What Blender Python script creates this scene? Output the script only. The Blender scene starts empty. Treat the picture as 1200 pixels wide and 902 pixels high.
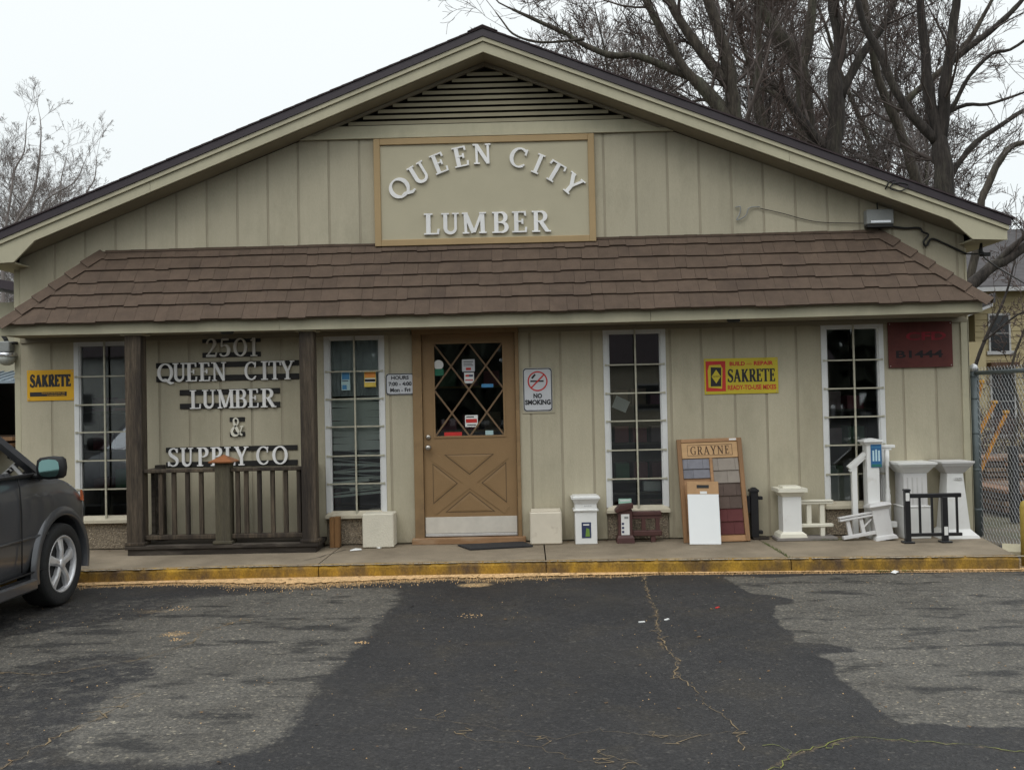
import bpy, bmesh, math, random
from mathutils import Vector, Matrix
random.seed(7)
PI = math.pi
R = math.radians
scene = bpy.context.scene
col = scene.collection

# ------------------------------------------------------------------ camera
cam_d = bpy.data.cameras.new('camera')
cam = bpy.data.objects.new('camera', cam_d)
col.objects.link(cam)
cam_d.sensor_width = 36.0
cam_d.lens = 36.0 * 1110.0 / 1200.0
cam_d.clip_end = 600
rv = Vector((0.99962881, 0.01678222, -0.02146156))
uv_ = Vector((0.02179, -0.01963913, 0.99956966)).normalized()
uv_ = Vector((0.02113, 0.0, 0)) * 0 + uv_
fw = rv.cross(uv_) * -1
m = Matrix.Identity(3)
fw = uv_.cross(rv)            # forward
uv_ = rv.cross(fw)
m.col[0] = rv; m.col[1] = uv_; m.col[2] = -fw
cam.matrix_world = Matrix.Translation((0, -9.647, 1.525)) @ m.to_4x4()
scene.camera = cam
scene.render.resolution_x = 1024
scene.render.resolution_y = 769

# ------------------------------------------------------------------ world, sun, exposure
world = bpy.data.worlds.new('World')
scene.world = world
world.use_nodes = True
wn = world.node_tree
wn.nodes.clear()
wo = wn.nodes.new('ShaderNodeOutputWorld')
bg = wn.nodes.new('ShaderNodeBackground')
sky = wn.nodes.new('ShaderNodeTexSky')
sky.sky_type = 'NISHITA'; sky.sun_disc = False
sky.sun_elevation = R(52); sky.sun_rotation = R(200)
mixw = wn.nodes.new('ShaderNodeMix'); mixw.data_type = 'RGBA'
mixw.inputs[0].default_value = 0.93
# overcast cloud layer: brighter towards the zenith, as a real overcast sky is
tc = wn.nodes.new('ShaderNodeTexCoord'); sx = wn.nodes.new('ShaderNodeSeparateXYZ'); cl = wn.nodes.new('ShaderNodeValToRGB')
cl.color_ramp.elements[0].position = 0.0; cl.color_ramp.elements[0].color = (.405, .430, .432, 1)
e_ = cl.color_ramp.elements.new(.42); e_.color = (.455, .475, .475, 1)
cl.color_ramp.elements[2].position = 1.0; cl.color_ramp.elements[2].color = (.96, .99, 1.0, 1)
sc_ = wn.nodes.new('ShaderNodeVectorMath'); sc_.operation = 'SCALE'; sc_.inputs[3].default_value = 19.5
wn.links.new(tc.outputs['Generated'], sx.inputs[0]); wn.links.new(sx.outputs['Z'], cl.inputs[0]); wn.links.new(cl.outputs[0], sc_.inputs[0])
wn.links.new(sky.outputs[0], mixw.inputs[6]); wn.links.new(sc_.outputs[0], mixw.inputs[7])
wn.links.new(mixw.outputs[2], bg.inputs[0])
bg.inputs[1].default_value = 0.1
wn.links.new(bg.outputs[0], wo.inputs[0])

sun_d = bpy.data.lights.new('sun', 'SUN')
sun_d.energy = 0.5; sun_d.angle = R(28); sun_d.color = (1, .97, .92)
sun = bpy.data.objects.new('sun', sun_d); col.objects.link(sun)
sun.rotation_euler = (R(38), 0, R(-20))
scene.view_settings.view_transform = 'Standard'
scene.view_settings.look = 'None'
scene.view_settings.exposure = 0.2
scene.view_settings.gamma = 1.0
scene.view_settings.use_curve_mapping = False
scene.cycles.max_bounces = 8
scene.cycles.transparent_max_bounces = 24
scene.cycles.caustics_reflective = False
scene.cycles.caustics_refractive = False

# ------------------------------------------------------------------ materials
_m = {}
def mat(name, c, rough=.7, var=.12, scale=6, bump=0, bscale=40, c2=None, c2s=3, c2lo=.5, c2hi=.7, metal=0,
        stretch=(1, 1, 1), rnd=0, spec=.4, fine=0, finescale=120, coat=0):
    """procedural paint / stone / wood: base colour, broad variation, second colour by patches, per-object shift, fine grain, bump"""
    if name in _m: return _m[name]
    ma = bpy.data.materials.new(name); ma.use_nodes = True
    n = ma.node_tree; N = n.nodes; L = n.links
    b = N['Principled BSDF']
    b.inputs['Roughness'].default_value = rough; b.inputs['Metallic'].default_value = metal
    b.inputs['Specular IOR Level'].default_value = spec
    b.inputs['Coat Weight'].default_value = coat
    geo = N.new('ShaderNodeNewGeometry')
    mp = N.new('ShaderNodeMapping'); mp.inputs['Scale'].default_value = stretch
    L.new(geo.outputs['Position'], mp.inputs[0])
    cur = None
    def noise(sc, det=4, ro=.6):
        t = N.new('ShaderNodeTexNoise'); t.inputs['Scale'].default_value = sc
        t.inputs['Detail'].default_value = det; t.inputs['Roughness'].default_value = ro
        L.new(mp.outputs[0], t.inputs['Vector']); return t
    def mix(a, bcol, f, typ='MIX'):
        x = N.new('ShaderNodeMix'); x.data_type = 'RGBA'; x.blend_type = typ
        if hasattr(f, 'is_output'): L.new(f, x.inputs[0])
        else: x.inputs[0].default_value = f
        for s, v in ((6, a), (7, bcol)):
            if hasattr(v, 'is_output'): L.new(v, x.inputs[s])
            else: x.inputs[s].default_value = v
        return x.outputs[2]
    def ramp(f, lo, hi, a=(0, 0, 0, 1), bb=(1, 1, 1, 1)):
        r = N.new('ShaderNodeValToRGB'); r.color_ramp.elements[0].position = lo; r.color_ramp.elements[1].position = hi
        r.color_ramp.elements[0].color = a; r.color_ramp.elements[1].color = bb
        L.new(f, r.inputs[0]); return r.outputs[0]
    col4 = (c[0], c[1], c[2], 1)
    t = noise(scale)
    lo = tuple(max(0, x * (1 - var)) for x in c) + (1,); hi = tuple(x * (1 + var) for x in c) + (1,)
    cur = ramp(t.outputs['Fac'], .3, .7, lo, hi)
    if c2:
        t2 = noise(c2s, 6, .65)
        cur = mix(cur, (c2[0], c2[1], c2[2], 1), ramp(t2.outputs['Fac'], c2lo, c2hi))
    if rnd:
        oi = N.new('ShaderNodeObjectInfo')
        cur = mix(cur, ramp(oi.outputs['Random'], 0, 1, (1 - rnd,) * 3 + (1,), (1 + rnd, 1 + rnd, 1 + rnd, 1)), 1.0, 'MULTIPLY')
    if fine:
        t3 = noise(finescale, 2, .7)
        cur = mix(cur, ramp(t3.outputs['Fac'], .3, .7, (1 - fine,) * 3 + (1,), (1 + fine,) * 3 + (1,)), 1.0, 'MULTIPLY')
    L.new(cur, b.inputs['Base Color'])
    if bump:
        t4 = noise(bscale, 4, .6)
        bp = N.new('ShaderNodeBump'); bp.inputs['Strength'].default_value = min(1, bump); bp.inputs['Distance'].default_value = .01 * max(1, bump)
        L.new(t4.outputs['Fac'], bp.inputs['Height']); L.new(bp.outputs[0], b.inputs['Normal'])
    _m[name] = ma
    return ma

SID = mat('siding_paint', (.450, .407, .298), .75, .07, 1.3, .25, 90, c2=(.385, .345, .245), c2s=1.1, c2lo=.5, c2hi=.75, fine=.04, rnd=.05, stretch=(1, 1, .35))
def weather(ma, zlo=.13, zhi=.42, dirt=(.25, .21, .14), streak=.10, mildew=(.20, .19, .13), mk=.45):
    n = ma.node_tree; N = n.nodes; L = n.links; b = N['Principled BSDF']; src = b.inputs['Base Color'].links[0].from_socket
    geo = N.new('ShaderNodeNewGeometry'); sp = N.new('ShaderNodeSeparateXYZ'); L.new(geo.outputs['Position'], sp.inputs[0])
    def noise(sc, st, det=5):
        mp = N.new('ShaderNodeMapping'); mp.inputs['Scale'].default_value = st; L.new(geo.outputs['Position'], mp.inputs[0])
        t = N.new('ShaderNodeTexNoise'); t.inputs['Scale'].default_value = sc; t.inputs['Detail'].default_value = det; t.inputs['Roughness'].default_value = .65; L.new(mp.outputs[0], t.inputs['Vector']); return t.outputs['Fac']
    def mr(v, a, c, d, e):
        m_ = N.new('ShaderNodeMapRange'); L.new(v, m_.inputs[0])
        for i, q in enumerate((a, c, d, e)): m_.inputs[i + 1].default_value = q
        return m_.outputs[0]
    def mul(a, c):
        m_ = N.new('ShaderNodeMath'); m_.operation = 'MULTIPLY'; L.new(a, m_.inputs[0])
        if hasattr(c, 'is_output'): L.new(c, m_.inputs[1])
        else: m_.inputs[1].default_value = c
        return m_.outputs[0]
    def mix(a, c, f, typ='MIX'):
        x = N.new('ShaderNodeMix'); x.data_type = 'RGBA'; x.blend_type = typ; L.new(f, x.inputs[0]) if hasattr(f, 'is_output') else setattr(x.inputs[0], 'default_value', f)
        L.new(a, x.inputs[6]); (L.new(c, x.inputs[7]) if hasattr(c, 'is_output') else setattr(x.inputs[7], 'default_value', (*c, 1))); return x.outputs[2]
    st = noise(5, (3.5, 3.5, .22)); cur = src
    cb = N.new('ShaderNodeCombineColor'); v = mr(st, .3, .7, 1 - streak, 1 + streak * .7)
    for i in range(3): L.new(v, cb.inputs[i])
    cur = mix(cur, cb.outputs[0], 1.0, 'MULTIPLY')
    cur = mix(cur, mildew, mul(mr(noise(1.6, (1.6, 1.6, .9)), .50, .78, 0, 1), mk))
    cur = mix(cur, dirt, mul(mul(mr(sp.outputs['Z'], zlo, zhi, 1, 0), mr(noise(9, (1, 1, .6)), .35, .7, .1, 1)), .6))
    L.new(cur, b.inputs['Base Color'])
weather(SID, streak=.035, mk=.35)
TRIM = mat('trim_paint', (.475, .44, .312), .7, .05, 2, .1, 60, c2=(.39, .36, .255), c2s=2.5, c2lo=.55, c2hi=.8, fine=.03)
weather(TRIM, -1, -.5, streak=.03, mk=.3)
SOFF = mat('soffit_shade_paint', (.27, .24, .175), .8, .12, 2, .1, 60)  # trim tone darkened, so the soffit's shade is in the paint
GROOVE = mat('groove_shade_paint', (.36, .32, .235), .85, .1, 3)  # siding tone darkened; the shade in the board gaps is painted in
BROWNMET = mat('drip_edge_metal', (.030, .020, .026), .45, .1, 4, spec=.5)
SHIN = mat('shingle_asphalt', (.102, .071, .051), .93, .13, 9, .5, 200, rnd=.09, fine=.25, finescale=260, c2=(.068, .047, .036), c2s=2.2, c2lo=.52, c2hi=.8)
ROOFM = mat('roof_asphalt', (.045, .032, .034), .95, .15, 5, .5, 120, fine=.2)
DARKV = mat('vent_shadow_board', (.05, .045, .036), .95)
TANF = mat('sign_frame_paint', (.39, .275, .14), .7, .06, 3, .1, 80)
SIGNB = mat('sign_panel_paint', (.45, .408, .29), .75, .04, 3, .15, 120, fine=.05, finescale=200)
WHITEL = mat('letter_white', (.82, .81, .79), .55, .05, 6, rnd=.06)
WHITED = mat('letter_weathered', (.72, .70, .65), .6, .1, 9, rnd=.08)
BLACKB = mat('black_backing_board', (.012, .011, .010), .7, .2, 9)
WFRAME = mat('window_vinyl', (.66, .665, .655), .5, .06, 4, fine=.04)
SILL = mat('sill_paint', (.52, .47, .36), .65, .12, 8, c2=(.33, .21, .12), c2s=9, c2lo=.6, c2hi=.75)
BAR = mat('security_bar_paint', (.42, .40, .31), .5, .15, 20)
PEB = mat('pebble_panel_mortar', (.23, .19, .14), .95, .3, 30, 1, 60, fine=.4, finescale=90)
PEBS = mat('pebble_stone', (.36, .30, .22), .85, .45, 60)
DOORM = mat('door_paint', (.258, .160, .074), .55, .07, 3, .1, 50, fine=.04)
DOORG = mat('door_groove_shade', (.10, .062, .032), .7)  # shade of the panel grooves put into the colour
CASING = mat('door_casing_paint', (.262, .168, .080), .6, .08, 4, c2=(.19, .12, .06), c2s=5)
KICK = mat('kick_plate_metal', (.60, .56, .49), .45, .08, 8, c2=(.3, .18, .1), c2s=28, c2lo=.68, c2hi=.76)
STEEL = mat('bright_steel', (.65, .66, .68), .25, .05, 4, metal=.9)
KNOB = mat('knob_metal', (.45, .42, .38), .3, .05, 4, metal=.9)
WOODW = mat('weathered_wood', (.100, .076, .052), .85, .45, 9, .8, 30, c2=(.030, .023, .018), c2s=1.3, c2lo=.40, c2hi=.60, stretch=(4, 4, .3), fine=.35, finescale=26)
WOODG = mat('weathered_green_wood', (.092, .080, .052), .85, .25, 7, .6, 30, c2=(.07, .06, .045), c2s=2, c2lo=.5, c2hi=.75, stretch=(3, 3, .3), fine=.2, finescale=60)
WOODD = mat('dark_wet_wood', (.032, .025, .019), .8, .35, 9, .5, 40, c2=(.12, .10, .08), c2s=3, c2lo=.5, c2hi=.7, stretch=(.4, 2, 2))
COPPER = mat('copper_cap', (.42, .17, .075), .4, .2, 12, metal=.35)
CONC = mat('sidewalk_concrete', (.255, .208, .148), .9, .18, 2.5, .4, 110, c2=(.15, .12, .082), c2s=1.4, c2lo=.45, c2hi=.75, fine=.12, finescale=150)
BOXW = mat('box_painted_concrete', (.66, .62, .51), .8, .05, 6, .4, 60, c2=(.30, .28, .21), c2s=6, c2lo=.6, c2hi=.85, fine=.04)
BOXE = mat('box_cream_metal', (.66, .60, .49), .6, .06, 4, .1, 40, c2=(.45, .38, .29), c2s=7, c2lo=.6, c2hi=.8)
PVC = mat('white_vinyl', (.76, .76, .74), .4, .04, 4, c2=(.50, .47, .40), c2s=7, c2lo=.58, c2hi=.9)
PVCC = mat('cream_vinyl', (.74, .71, .60), .45, .04, 4, c2=(.5, .45, .35), c2s=7, c2lo=.66, c2hi=.85)
PVCG = mat('grey_white_vinyl', (.62, .61, .60), .5, .05, 4, c2=(.48, .46, .43), c2s=5, c2lo=.55, c2hi=.8)
DKBR = mat('composite_dark_red', (.075, .032, .028), .55, .15, 8, .1, 40)
BLKM = mat('black_powder_coat', (.016, .016, .018), .35, .1, 8)
OAKW = mat('oak_display_wood', (.36, .20, .095), .55, .15, 5, .2, 50, stretch=(.5, 1, 4), fine=.08, finescale=40)
OAKV = mat('oak_frame_wood', (.25, .135, .06), .55, .15, 5, .2, 50, stretch=(4, 1, .5), fine=.08, finescale=40)
BLKRUB = mat('black_rubber_mat', (.028, .028, .03), .85, .2, 30, .5, 120)
PRINTK = mat('print_black', (.02, .02, .022), .6)
PRINTR = mat('print_red', (.52, .03, .025), .5)
PRINTB = mat('print_navy', (.03, .04, .10), .5)
YEL = mat('sign_yellow', (.68, .37, .012), .5, .05, 5)
YEL2 = mat('sign_yellow_old', (.55, .44, .03), .5, .08, 5, c2=(.42, .32, .03), c2s=8, c2lo=.6, c2hi=.8)
SIGNW = mat('sign_white', (.55, .56, .58), .45, .05, 6)
MAROON = mat('maroon_sign', (.105, .026, .021), .75, .15, 5, c2=(.07, .016, .013), c2s=3)
PAPER = mat('paper_white', (.72, .72, .70), .8, .05, 9)
GALV = mat('galvanised_steel', (.13, .155, .16), .55, .12, 9, metal=.3)
CHAIN = mat('chain_wire', (.46, .47, .47), .45, .15, 30, metal=.2)
GREYPLA = mat('grey_plastic', (.27, .28, .27), .5)
WIRE = mat('black_wire', (.02, .02, .02), .6)

def glass_mat(name, tint=(.80, .83, .82), ior=1.5, refl=1.0):
    ma = bpy.data.materials.new(name); ma.use_nodes = True
    n = ma.node_tree; n.nodes.clear()
    o = n.nodes.new('ShaderNodeOutputMaterial'); mx = n.nodes.new('ShaderNodeMixShader')
    tr = n.nodes.new('ShaderNodeBsdfTransparent'); tr.inputs[0].default_value = (*tint, 1)
    gl = n.nodes.new('ShaderNodeBsdfGlossy'); gl.inputs['Roughness'].default_value = .02
    gl.inputs[0].default_value = (.95, .97, 1, 1)
    fr = n.nodes.new('ShaderNodeFresnel'); fr.inputs[0].default_value = ior
    tn = n.nodes.new('ShaderNodeTexNoise'); tn.inputs['Scale'].default_value = 1.7
    bp = n.nodes.new('ShaderNodeBump'); bp.inputs['Strength'].default_value = .03
    g = n.nodes.new('ShaderNodeNewGeometry'); n.links.new(g.outputs['Position'], tn.inputs['Vector'])
    n.links.new(tn.outputs['Fac'], bp.inputs['Height']); n.links.new(bp.outputs[0], gl.inputs['Normal'])
    n.links.new(fr.outputs[0], mx.inputs[0]); n.links.new(tr.outputs[0], mx.inputs[1]); n.links.new(gl.outputs[0], mx.inputs[2])
    n.links.new(mx.outputs[0], o.inputs[0])
    return ma
GLASS = glass_mat('window_glass', (.90, .93, .92), 1.7)
CARGLASS = glass_mat('car_glass', (.12, .15, .14), 1.6)

# ------------------------------------------------------------------ mesh builder
class MB:
    def __init__(s): s.v = []; s.f = []; s.smooth = []
    def add(s, vs, fs, sm=False):
        k = len(s.v); s.v.extend(vs); s.f.extend([tuple(i + k for i in f) for f in fs]); s.smooth.extend([sm] * len(fs)); return s
    def box(s, x0, x1, y0, y1, z0, z1, bev=0):
        if bev <= 0:
            vs = [(x, y, z) for z in (z0, z1) for y in (y0, y1) for x in (x0, x1)]
            return s.add(vs, [(0, 2, 3, 1), (4, 5, 7, 6), (0, 1, 5, 4), (2, 6, 7, 3), (0, 4, 6, 2), (1, 3, 7, 5)])
        bm = bmesh.new()
        vs = [bm.verts.new((x, y, z)) for z in (z0, z1) for y in (y0, y1) for x in (x0, x1)]
        for f in [(0, 2, 3, 1), (4, 5, 7, 6), (0, 1, 5, 4), (2, 6, 7, 3), (0, 4, 6, 2), (1, 3, 7, 5)]: bm.faces.new([vs[i] for i in f])
        bmesh.ops.bevel(bm, geom=bm.edges[:], offset=min(bev, .45 * min(abs(x1 - x0), abs(y1 - y0), abs(z1 - z0))), segments=1, affect='EDGES')
        bm.verts.index_update()
        s.add([tuple(v.co) for v in bm.verts], [tuple(v.index for v in f.verts) for f in bm.faces]); bm.free(); return s
    def prism(s, poly, y0, y1):
        """polygon in XZ extruded along Y"""
        n = len(poly)
        vs = [(x, y0, z) for x, z in poly] + [(x, y1, z) for x, z in poly]
        fs = [tuple(range(n - 1, -1, -1)), tuple(range(n, 2 * n))] + [(i, (i + 1) % n, (i + 1) % n + n, i + n) for i in range(n)]
        return s.add(vs, fs)
    def prismx(s, poly, x0, x1):
        """polygon in YZ extruded along X"""
        n = len(poly)
        vs = [(x0, y, z) for y, z in poly] + [(x1, y, z) for y, z in poly]
        fs = [tuple(range(n - 1, -1, -1)), tuple(range(n, 2 * n))] + [(i, (i + 1) % n, (i + 1) % n + n, i + n) for i in range(n)]
        return s.add(vs, fs)
    def prismz(s, poly, z0, z1):
        n = len(poly)
        vs = [(x, y, z0) for x, y in poly] + [(x, y, z1) for x, y in poly]
        fs = [tuple(range(n - 1, -1, -1)), tuple(range(n, 2 * n))] + [(i, (i + 1) % n, (i + 1) % n + n, i + n) for i in range(n)]
        return s.add(vs, fs)
    def hull(s, top, bot):
        """8 point block: 4 bottom + 4 top points, same winding"""
        vs = list(bot) + list(top)
        return s.add(vs, [(3, 2, 1, 0), (4, 5, 6, 7), (0, 1, 5, 4), (1, 2, 6, 5), (2, 3, 7, 6), (3, 0, 4, 7)])
    def tube(s, pts, rad, n=6, caps=True, sm=True):
        pts = [Vector(p) for p in pts]; k = len(pts)
        if not hasattr(rad, '__len__'): rad = [rad] * k
        base = len(s.v); prev = None
        for i, p in enumerate(pts):
            d = (pts[min(i + 1, k - 1)] - pts[max(i - 1, 0)])
            if d.length < 1e-9: d = Vector((0, 0, 1))
            d.normalize()
            if prev is None:
                a = Vector((1, 0, 0)) if abs(d.x) < .8 else Vector((0, 1, 0))
                u = d.cross(a).normalized()
            else:
                u = (prev - d * prev.dot(d)); u = u.normalized() if u.length > 1e-6 else d.orthogonal().normalized()
            prev = u; w = d.cross(u)
            for j in range(n):
                an = 2 * PI * j / n
                q = p + (u * math.cos(an) + w * math.sin(an)) * rad[i]
                s.v.append((q.x, q.y, q.z))
        for i in range(k - 1):
            for j in range(n):
                a = base + i * n + j; b = base + i * n + (j + 1) % n
                s.f.append((a, b, b + n, a + n)); s.smooth.append(sm)
        if caps:
            s.f.append(tuple(base + j for j in range(n - 1, -1, -1))); s.smooth.append(False)
            s.f.append(tuple(base + (k - 1) * n + j for j in range(n))); s.smooth.append(False)
        return s
    def beam(s, a, b, w, h, up=(0, 0, 1)):
        """rectangular bar from a to b; w across, h along up"""
        a = Vector(a); b = Vector(b); d = (b - a).normalized(); upv = Vector(up)
        sd = d.cross(upv).normalized() * w / 2; uu = sd.cross(d).normalized() * h / 2
        vs = [tuple(p + i * sd + j * uu) for p in (a, b) for i, j in ((-1, -1), (1, -1), (1, 1), (-1, 1))]
        return s.add(vs, [(0, 3, 2, 1), (4, 5, 6, 7), (0, 1, 5, 4), (1, 2, 6, 5), (2, 3, 7, 6), (3, 0, 4, 7)])
    def lathe(s, prof, cx=0, cy=0, n=16, axis='Z', sm=True, caps=True):
        """profile list of (r, h)"""
        base = len(s.v)
        for r, h in prof:
            for j in range(n):
                a = 2 * PI * j / n
                if axis == 'Z': s.v.append((cx + r * math.cos(a), cy + r * math.sin(a), h))
                elif axis == 'Y': s.v.append((cx + r * math.cos(a), h, cy + r * math.sin(a)))
                else: s.v.append((h, cx + r * math.cos(a), cy + r * math.sin(a)))
        k = len(prof)
        for i in range(k - 1):
            for j in range(n):
                a = base + i * n + j; b = base + i * n + (j + 1) % n
                s.f.append((a, b, b + n, a + n)); s.smooth.append(sm)
        if not caps: return s
        s.f.append(tuple(base + j for j in range(n - 1, -1, -1))); s.smooth.append(False)
        s.f.append(tuple(base + (k - 1) * n + j for j in range(n))); s.smooth.append(False)
        return s
    def frustum(s, cx, cy, z0, z1, hx0, hy0, hx1, hy1):
        b = [(cx - hx0, cy - hy0, z0), (cx + hx0, cy - hy0, z0), (cx + hx0, cy + hy0, z0), (cx - hx0, cy + hy0, z0)]
        t = [(cx - hx1, cy - hy1, z1), (cx + hx1, cy - hy1, z1), (cx + hx1, cy + hy1, z1), (cx - hx1, cy + hy1, z1)]
        return s.hull(t, b)
    def mesh(s, name, m=None):
        me = bpy.data.meshes.new(name); me.from_pydata(s.v, [], s.f)
        if m: me.materials.append(m)
        if any(s.smooth): me.polygons.foreach_set('use_smooth', s.smooth)
        me.update(); return me
    def build(s, name, m, parent=None, loc=None, rot=None):
        o = bpy.data.objects.new(name, s.mesh(name, m)); col.objects.link(o)
        if parent: o.parent = parent
        if loc: o.location = loc
        if rot: o.rotation_euler = rot
        return o

def tag(o, label=None, cat=None, group=None, kind=None):
    if label: o['label'] = label
    if cat: o['category'] = cat
    if group: o['group'] = group
    if kind: o['kind'] = kind
    return o
def thing(name, label, cat, loc=(0, 0, 0), rot=(0, 0, 0), group=None):
    o = bpy.data.objects.new(name, None); col.objects.link(o)
    o.location = loc; o.rotation_euler = rot; o.empty_display_size = .1
    return tag(o, label, cat, group)
def inst(src, parent=None, loc=(0, 0, 0), rot=None, name=None):
    o = bpy.data.objects.new(name or src.name.split('.')[0], src.data); col.objects.link(o)
    o.parent = parent; o.location = loc
    if rot: o.rotation_euler = rot
    return o

# ------------------------------------------------------------------ lettering
def catmull(p, n=5):
    out = []
    for i in range(len(p) - 1):
        a, b, c, d = p[max(i - 1, 0)], p[i], p[i + 1], p[min(i + 2, len(p) - 1)]
        for k in range(n):
            t = k / n
            out.append(tuple(.5 * (2 * b[j] + (c[j] - a[j]) * t + (2 * a[j] - 5 * b[j] + 4 * c[j] - d[j]) * t * t + (-a[j] + 3 * b[j] - 3 * c[j] + d[j]) * t ** 3) for j in range(len(b))))
    out.append(p[-1]); return out
def glyph(ch, T=.17, t=.075, s=.055):
    G = []
    t2 = t * 1.35
    def ln(x0, y0, x1, y1, w): G.append([(x0, y0, w), (x1, y1, w)])
    def sf(x, top, h=.14): 
        y = 1 - s / 2 if top else s / 2
        ln(x - h, y, x + h, y, s)
    def arc(cx, cy, rx, ry, a0, a1, wf, n=14):
        G.append([(cx + rx * math.cos(R(a0 + (a1 - a0) * i / n)), cy + ry * math.sin(R(a0 + (a1 - a0) * i / n)), wf(R(a0 + (a1 - a0) * i / n))) for i in range(n + 1)])
    wf = lambda a: t + (T - t) * abs(math.cos(a)) ** 1.5
    def spl(p): G.append(catmull(p))
    adv = .8
    if ch == 'I': ln(.21, 0, .21, 1, T); sf(.21, 1, .18); sf(.21, 0, .18); adv = .42
    elif ch == '1': ln(.21, 0, .21, 1, T * .85); sf(.21, 0, .17); ln(.21, .98, .06, .84, t); adv = .42
    elif ch == 'L': ln(.2, 0, .2, 1, T); sf(.2, 1, .17); ln(.03, s / 2, .6, s / 2, s); ln(.575, 0, .6, .26, t); adv = .64
    elif ch == 'U':
        ln(.2, .28, .2, 1, T); ln(.66, .28, .66, 1, t2); sf(.2, 1, .17); sf(.66, 1, .15)
        G.append([(.43 + .23 * math.cos(R(180 + 180 * i / 12)), .3 + .25 * math.sin(R(180 + 180 * i / 12)), T + (t2 - T) * i / 12) for i in range(13)]); adv = .84
    elif ch == 'E':
        ln(.2, 0, .2, 1, T); ln(.03, s / 2, .6, s / 2, s); ln(.03, 1 - s / 2, .58, 1 - s / 2, s); ln(.2, .52, .45, .52, s)
        ln(.575, 0, .6, .25, t); ln(.55, 1, .57, .78, t); ln(.45, .4, .45, .64, t); adv = .66
    elif ch == 'N':
        ln(.17, 0, .17, 1, t2); ln(.72, 0, .72, 1, t2); ln(.17, .96, .72, .03, T); sf(.12, 1, .13); sf(.17, 0, .14); sf(.72, 1, .14); adv = .9
    elif ch in 'CG':
        arc(.44, .5, .35, .46, 52, 308, wf, 20); ln(.67, .66, .70, .97, t)
        if ch == 'C': ln(.66, .14, .71, .22, t)
        else: ln(.66, .05, .66, .42, T * .9); ln(.5, .42, .78, .42, s)
        adv = .82
    elif ch in 'OQ0':
        rx = .36 if ch != '0' else .29
        arc(rx + .09, .5, rx, .46, 0, 360, wf, 28)
        if ch == 'Q': G.append([(.34, .12, t), (.46, .14, t * 1.2), (.6, .03, T * .9), (.76, -.08, T * .8), (.92, -.06, t)])
        adv = 2 * rx + .18
    elif ch == 'T': ln(.38, 0, .38, 1, T); ln(.04, 1 - s / 2, .72, 1 - s / 2, s); ln(.06, 1, .03, .76, t); ln(.70, 1, .73, .76, t); sf(.38, 0, .17); adv = .76
    elif ch == 'Y': ln(.4, 0, .4, .46, T); ln(.12, .98, .4, .42, T); ln(.68, .98, .42, .42, t2); sf(.12, 1, .14); sf(.68, 1, .13); sf(.4, 0, .17); adv = .8
    elif ch == 'M':
        ln(.16, 0, .13, .98, t2); ln(.86, 0, .84, 1, T); ln(.14, .98, .47, .04, T); ln(.82, .98, .5, .06, t2)
        sf(.12, 1, .12); sf(.16, 0, .14); sf(.86, 0, .16); sf(.86, 1, .14); adv = 1.02
    elif ch in 'BRP':
        ln(.2, 0, .2, 1, T); ln(.03, 1 - s / 2, .42, 1 - s / 2, s); ln(.2, .5, .42, .5, s)
        arc(.40, .74, .19, .225, -90, 90, wf)
        if ch == 'B': ln(.03, s / 2, .42, s / 2, s); arc(.41, .265, .22, .235, -90, 90, wf); adv = .72
        else: sf(.2, 0, .17)
        if ch == 'P': adv = .66
        if ch == 'R': ln(.4, .5, .66, .04, T * .95); ln(.6, s / 2, .82, s / 2, s); adv = .78
    elif ch == 'S':
        spl([(.52, .78, t), (.46, .91, t), (.32, .965, t), (.17, .90, T * .6), (.12, .75, T * .8), (.2, .61, T), (.36, .5, T), (.5, .38, T), (.53, .22, T * .8), (.44, .08, T * .6), (.28, .035, t), (.13, .1, t), (.07, .24, t)])
        ln(.53, .74, .53, .97, t); ln(.06, .03, .06, .28, t); adv = .62
    elif ch == 'A': ln(.42, .98, .14, .02, t2); ln(.40, .98, .7, .02, T); ln(.24, .33, .6, .33, s); sf(.13, 0, .13); sf(.7, 0, .15); adv = .86
    elif ch == 'K': ln(.2, 0, .2, 1, T); sf(.2, 1, .17); sf(.2, 0, .17); ln(.22, .40, .64, .97, t2); ln(.36, .58, .68, .03, T); sf(.64, 1, .13); sf(.7, 0, .14); adv = .84
    elif ch == '2':
        spl([(.09, .70, T * .7), (.14, .88, t), (.29, .965, t), (.44, .9, T * .7), (.49, .74, T), (.42, .54, T * .8), (.26, .3, t), (.09, .06, t)])
        ln(.05, .06, .56, .06, T * .7); ln(.54, .05, .57, .24, t); adv = .6
    elif ch == '5':
        ln(.16, .93, .5, .93, T * .65); ln(.17, .95, .13, .54, t)
        spl([(.13, .54, t), (.28, .62, t), (.44, .56, T * .8), (.51, .36, T), (.45, .14, T * .8), (.3, .04, t), (.15, .05, t), (.06, .16, T * .6)]); adv = .6
    elif ch == '&':
        spl([(.80, .50, t), (.70, .25, t), (.52, .08, t), (.33, .035, T * .7), (.15, .12, T), (.11, .29, T), (.22, .44, T * .8), (.42, .58, t), (.54, .74, T * .6), (.50, .9, t), (.38, .965, t), (.26, .9, T * .6), (.25, .74, T * .8), (.38, .5, T), (.56, .24, T), (.82, .04, t)])
        ln(.68, .52, .92, .52, s); adv = .94
    return G, adv
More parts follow.
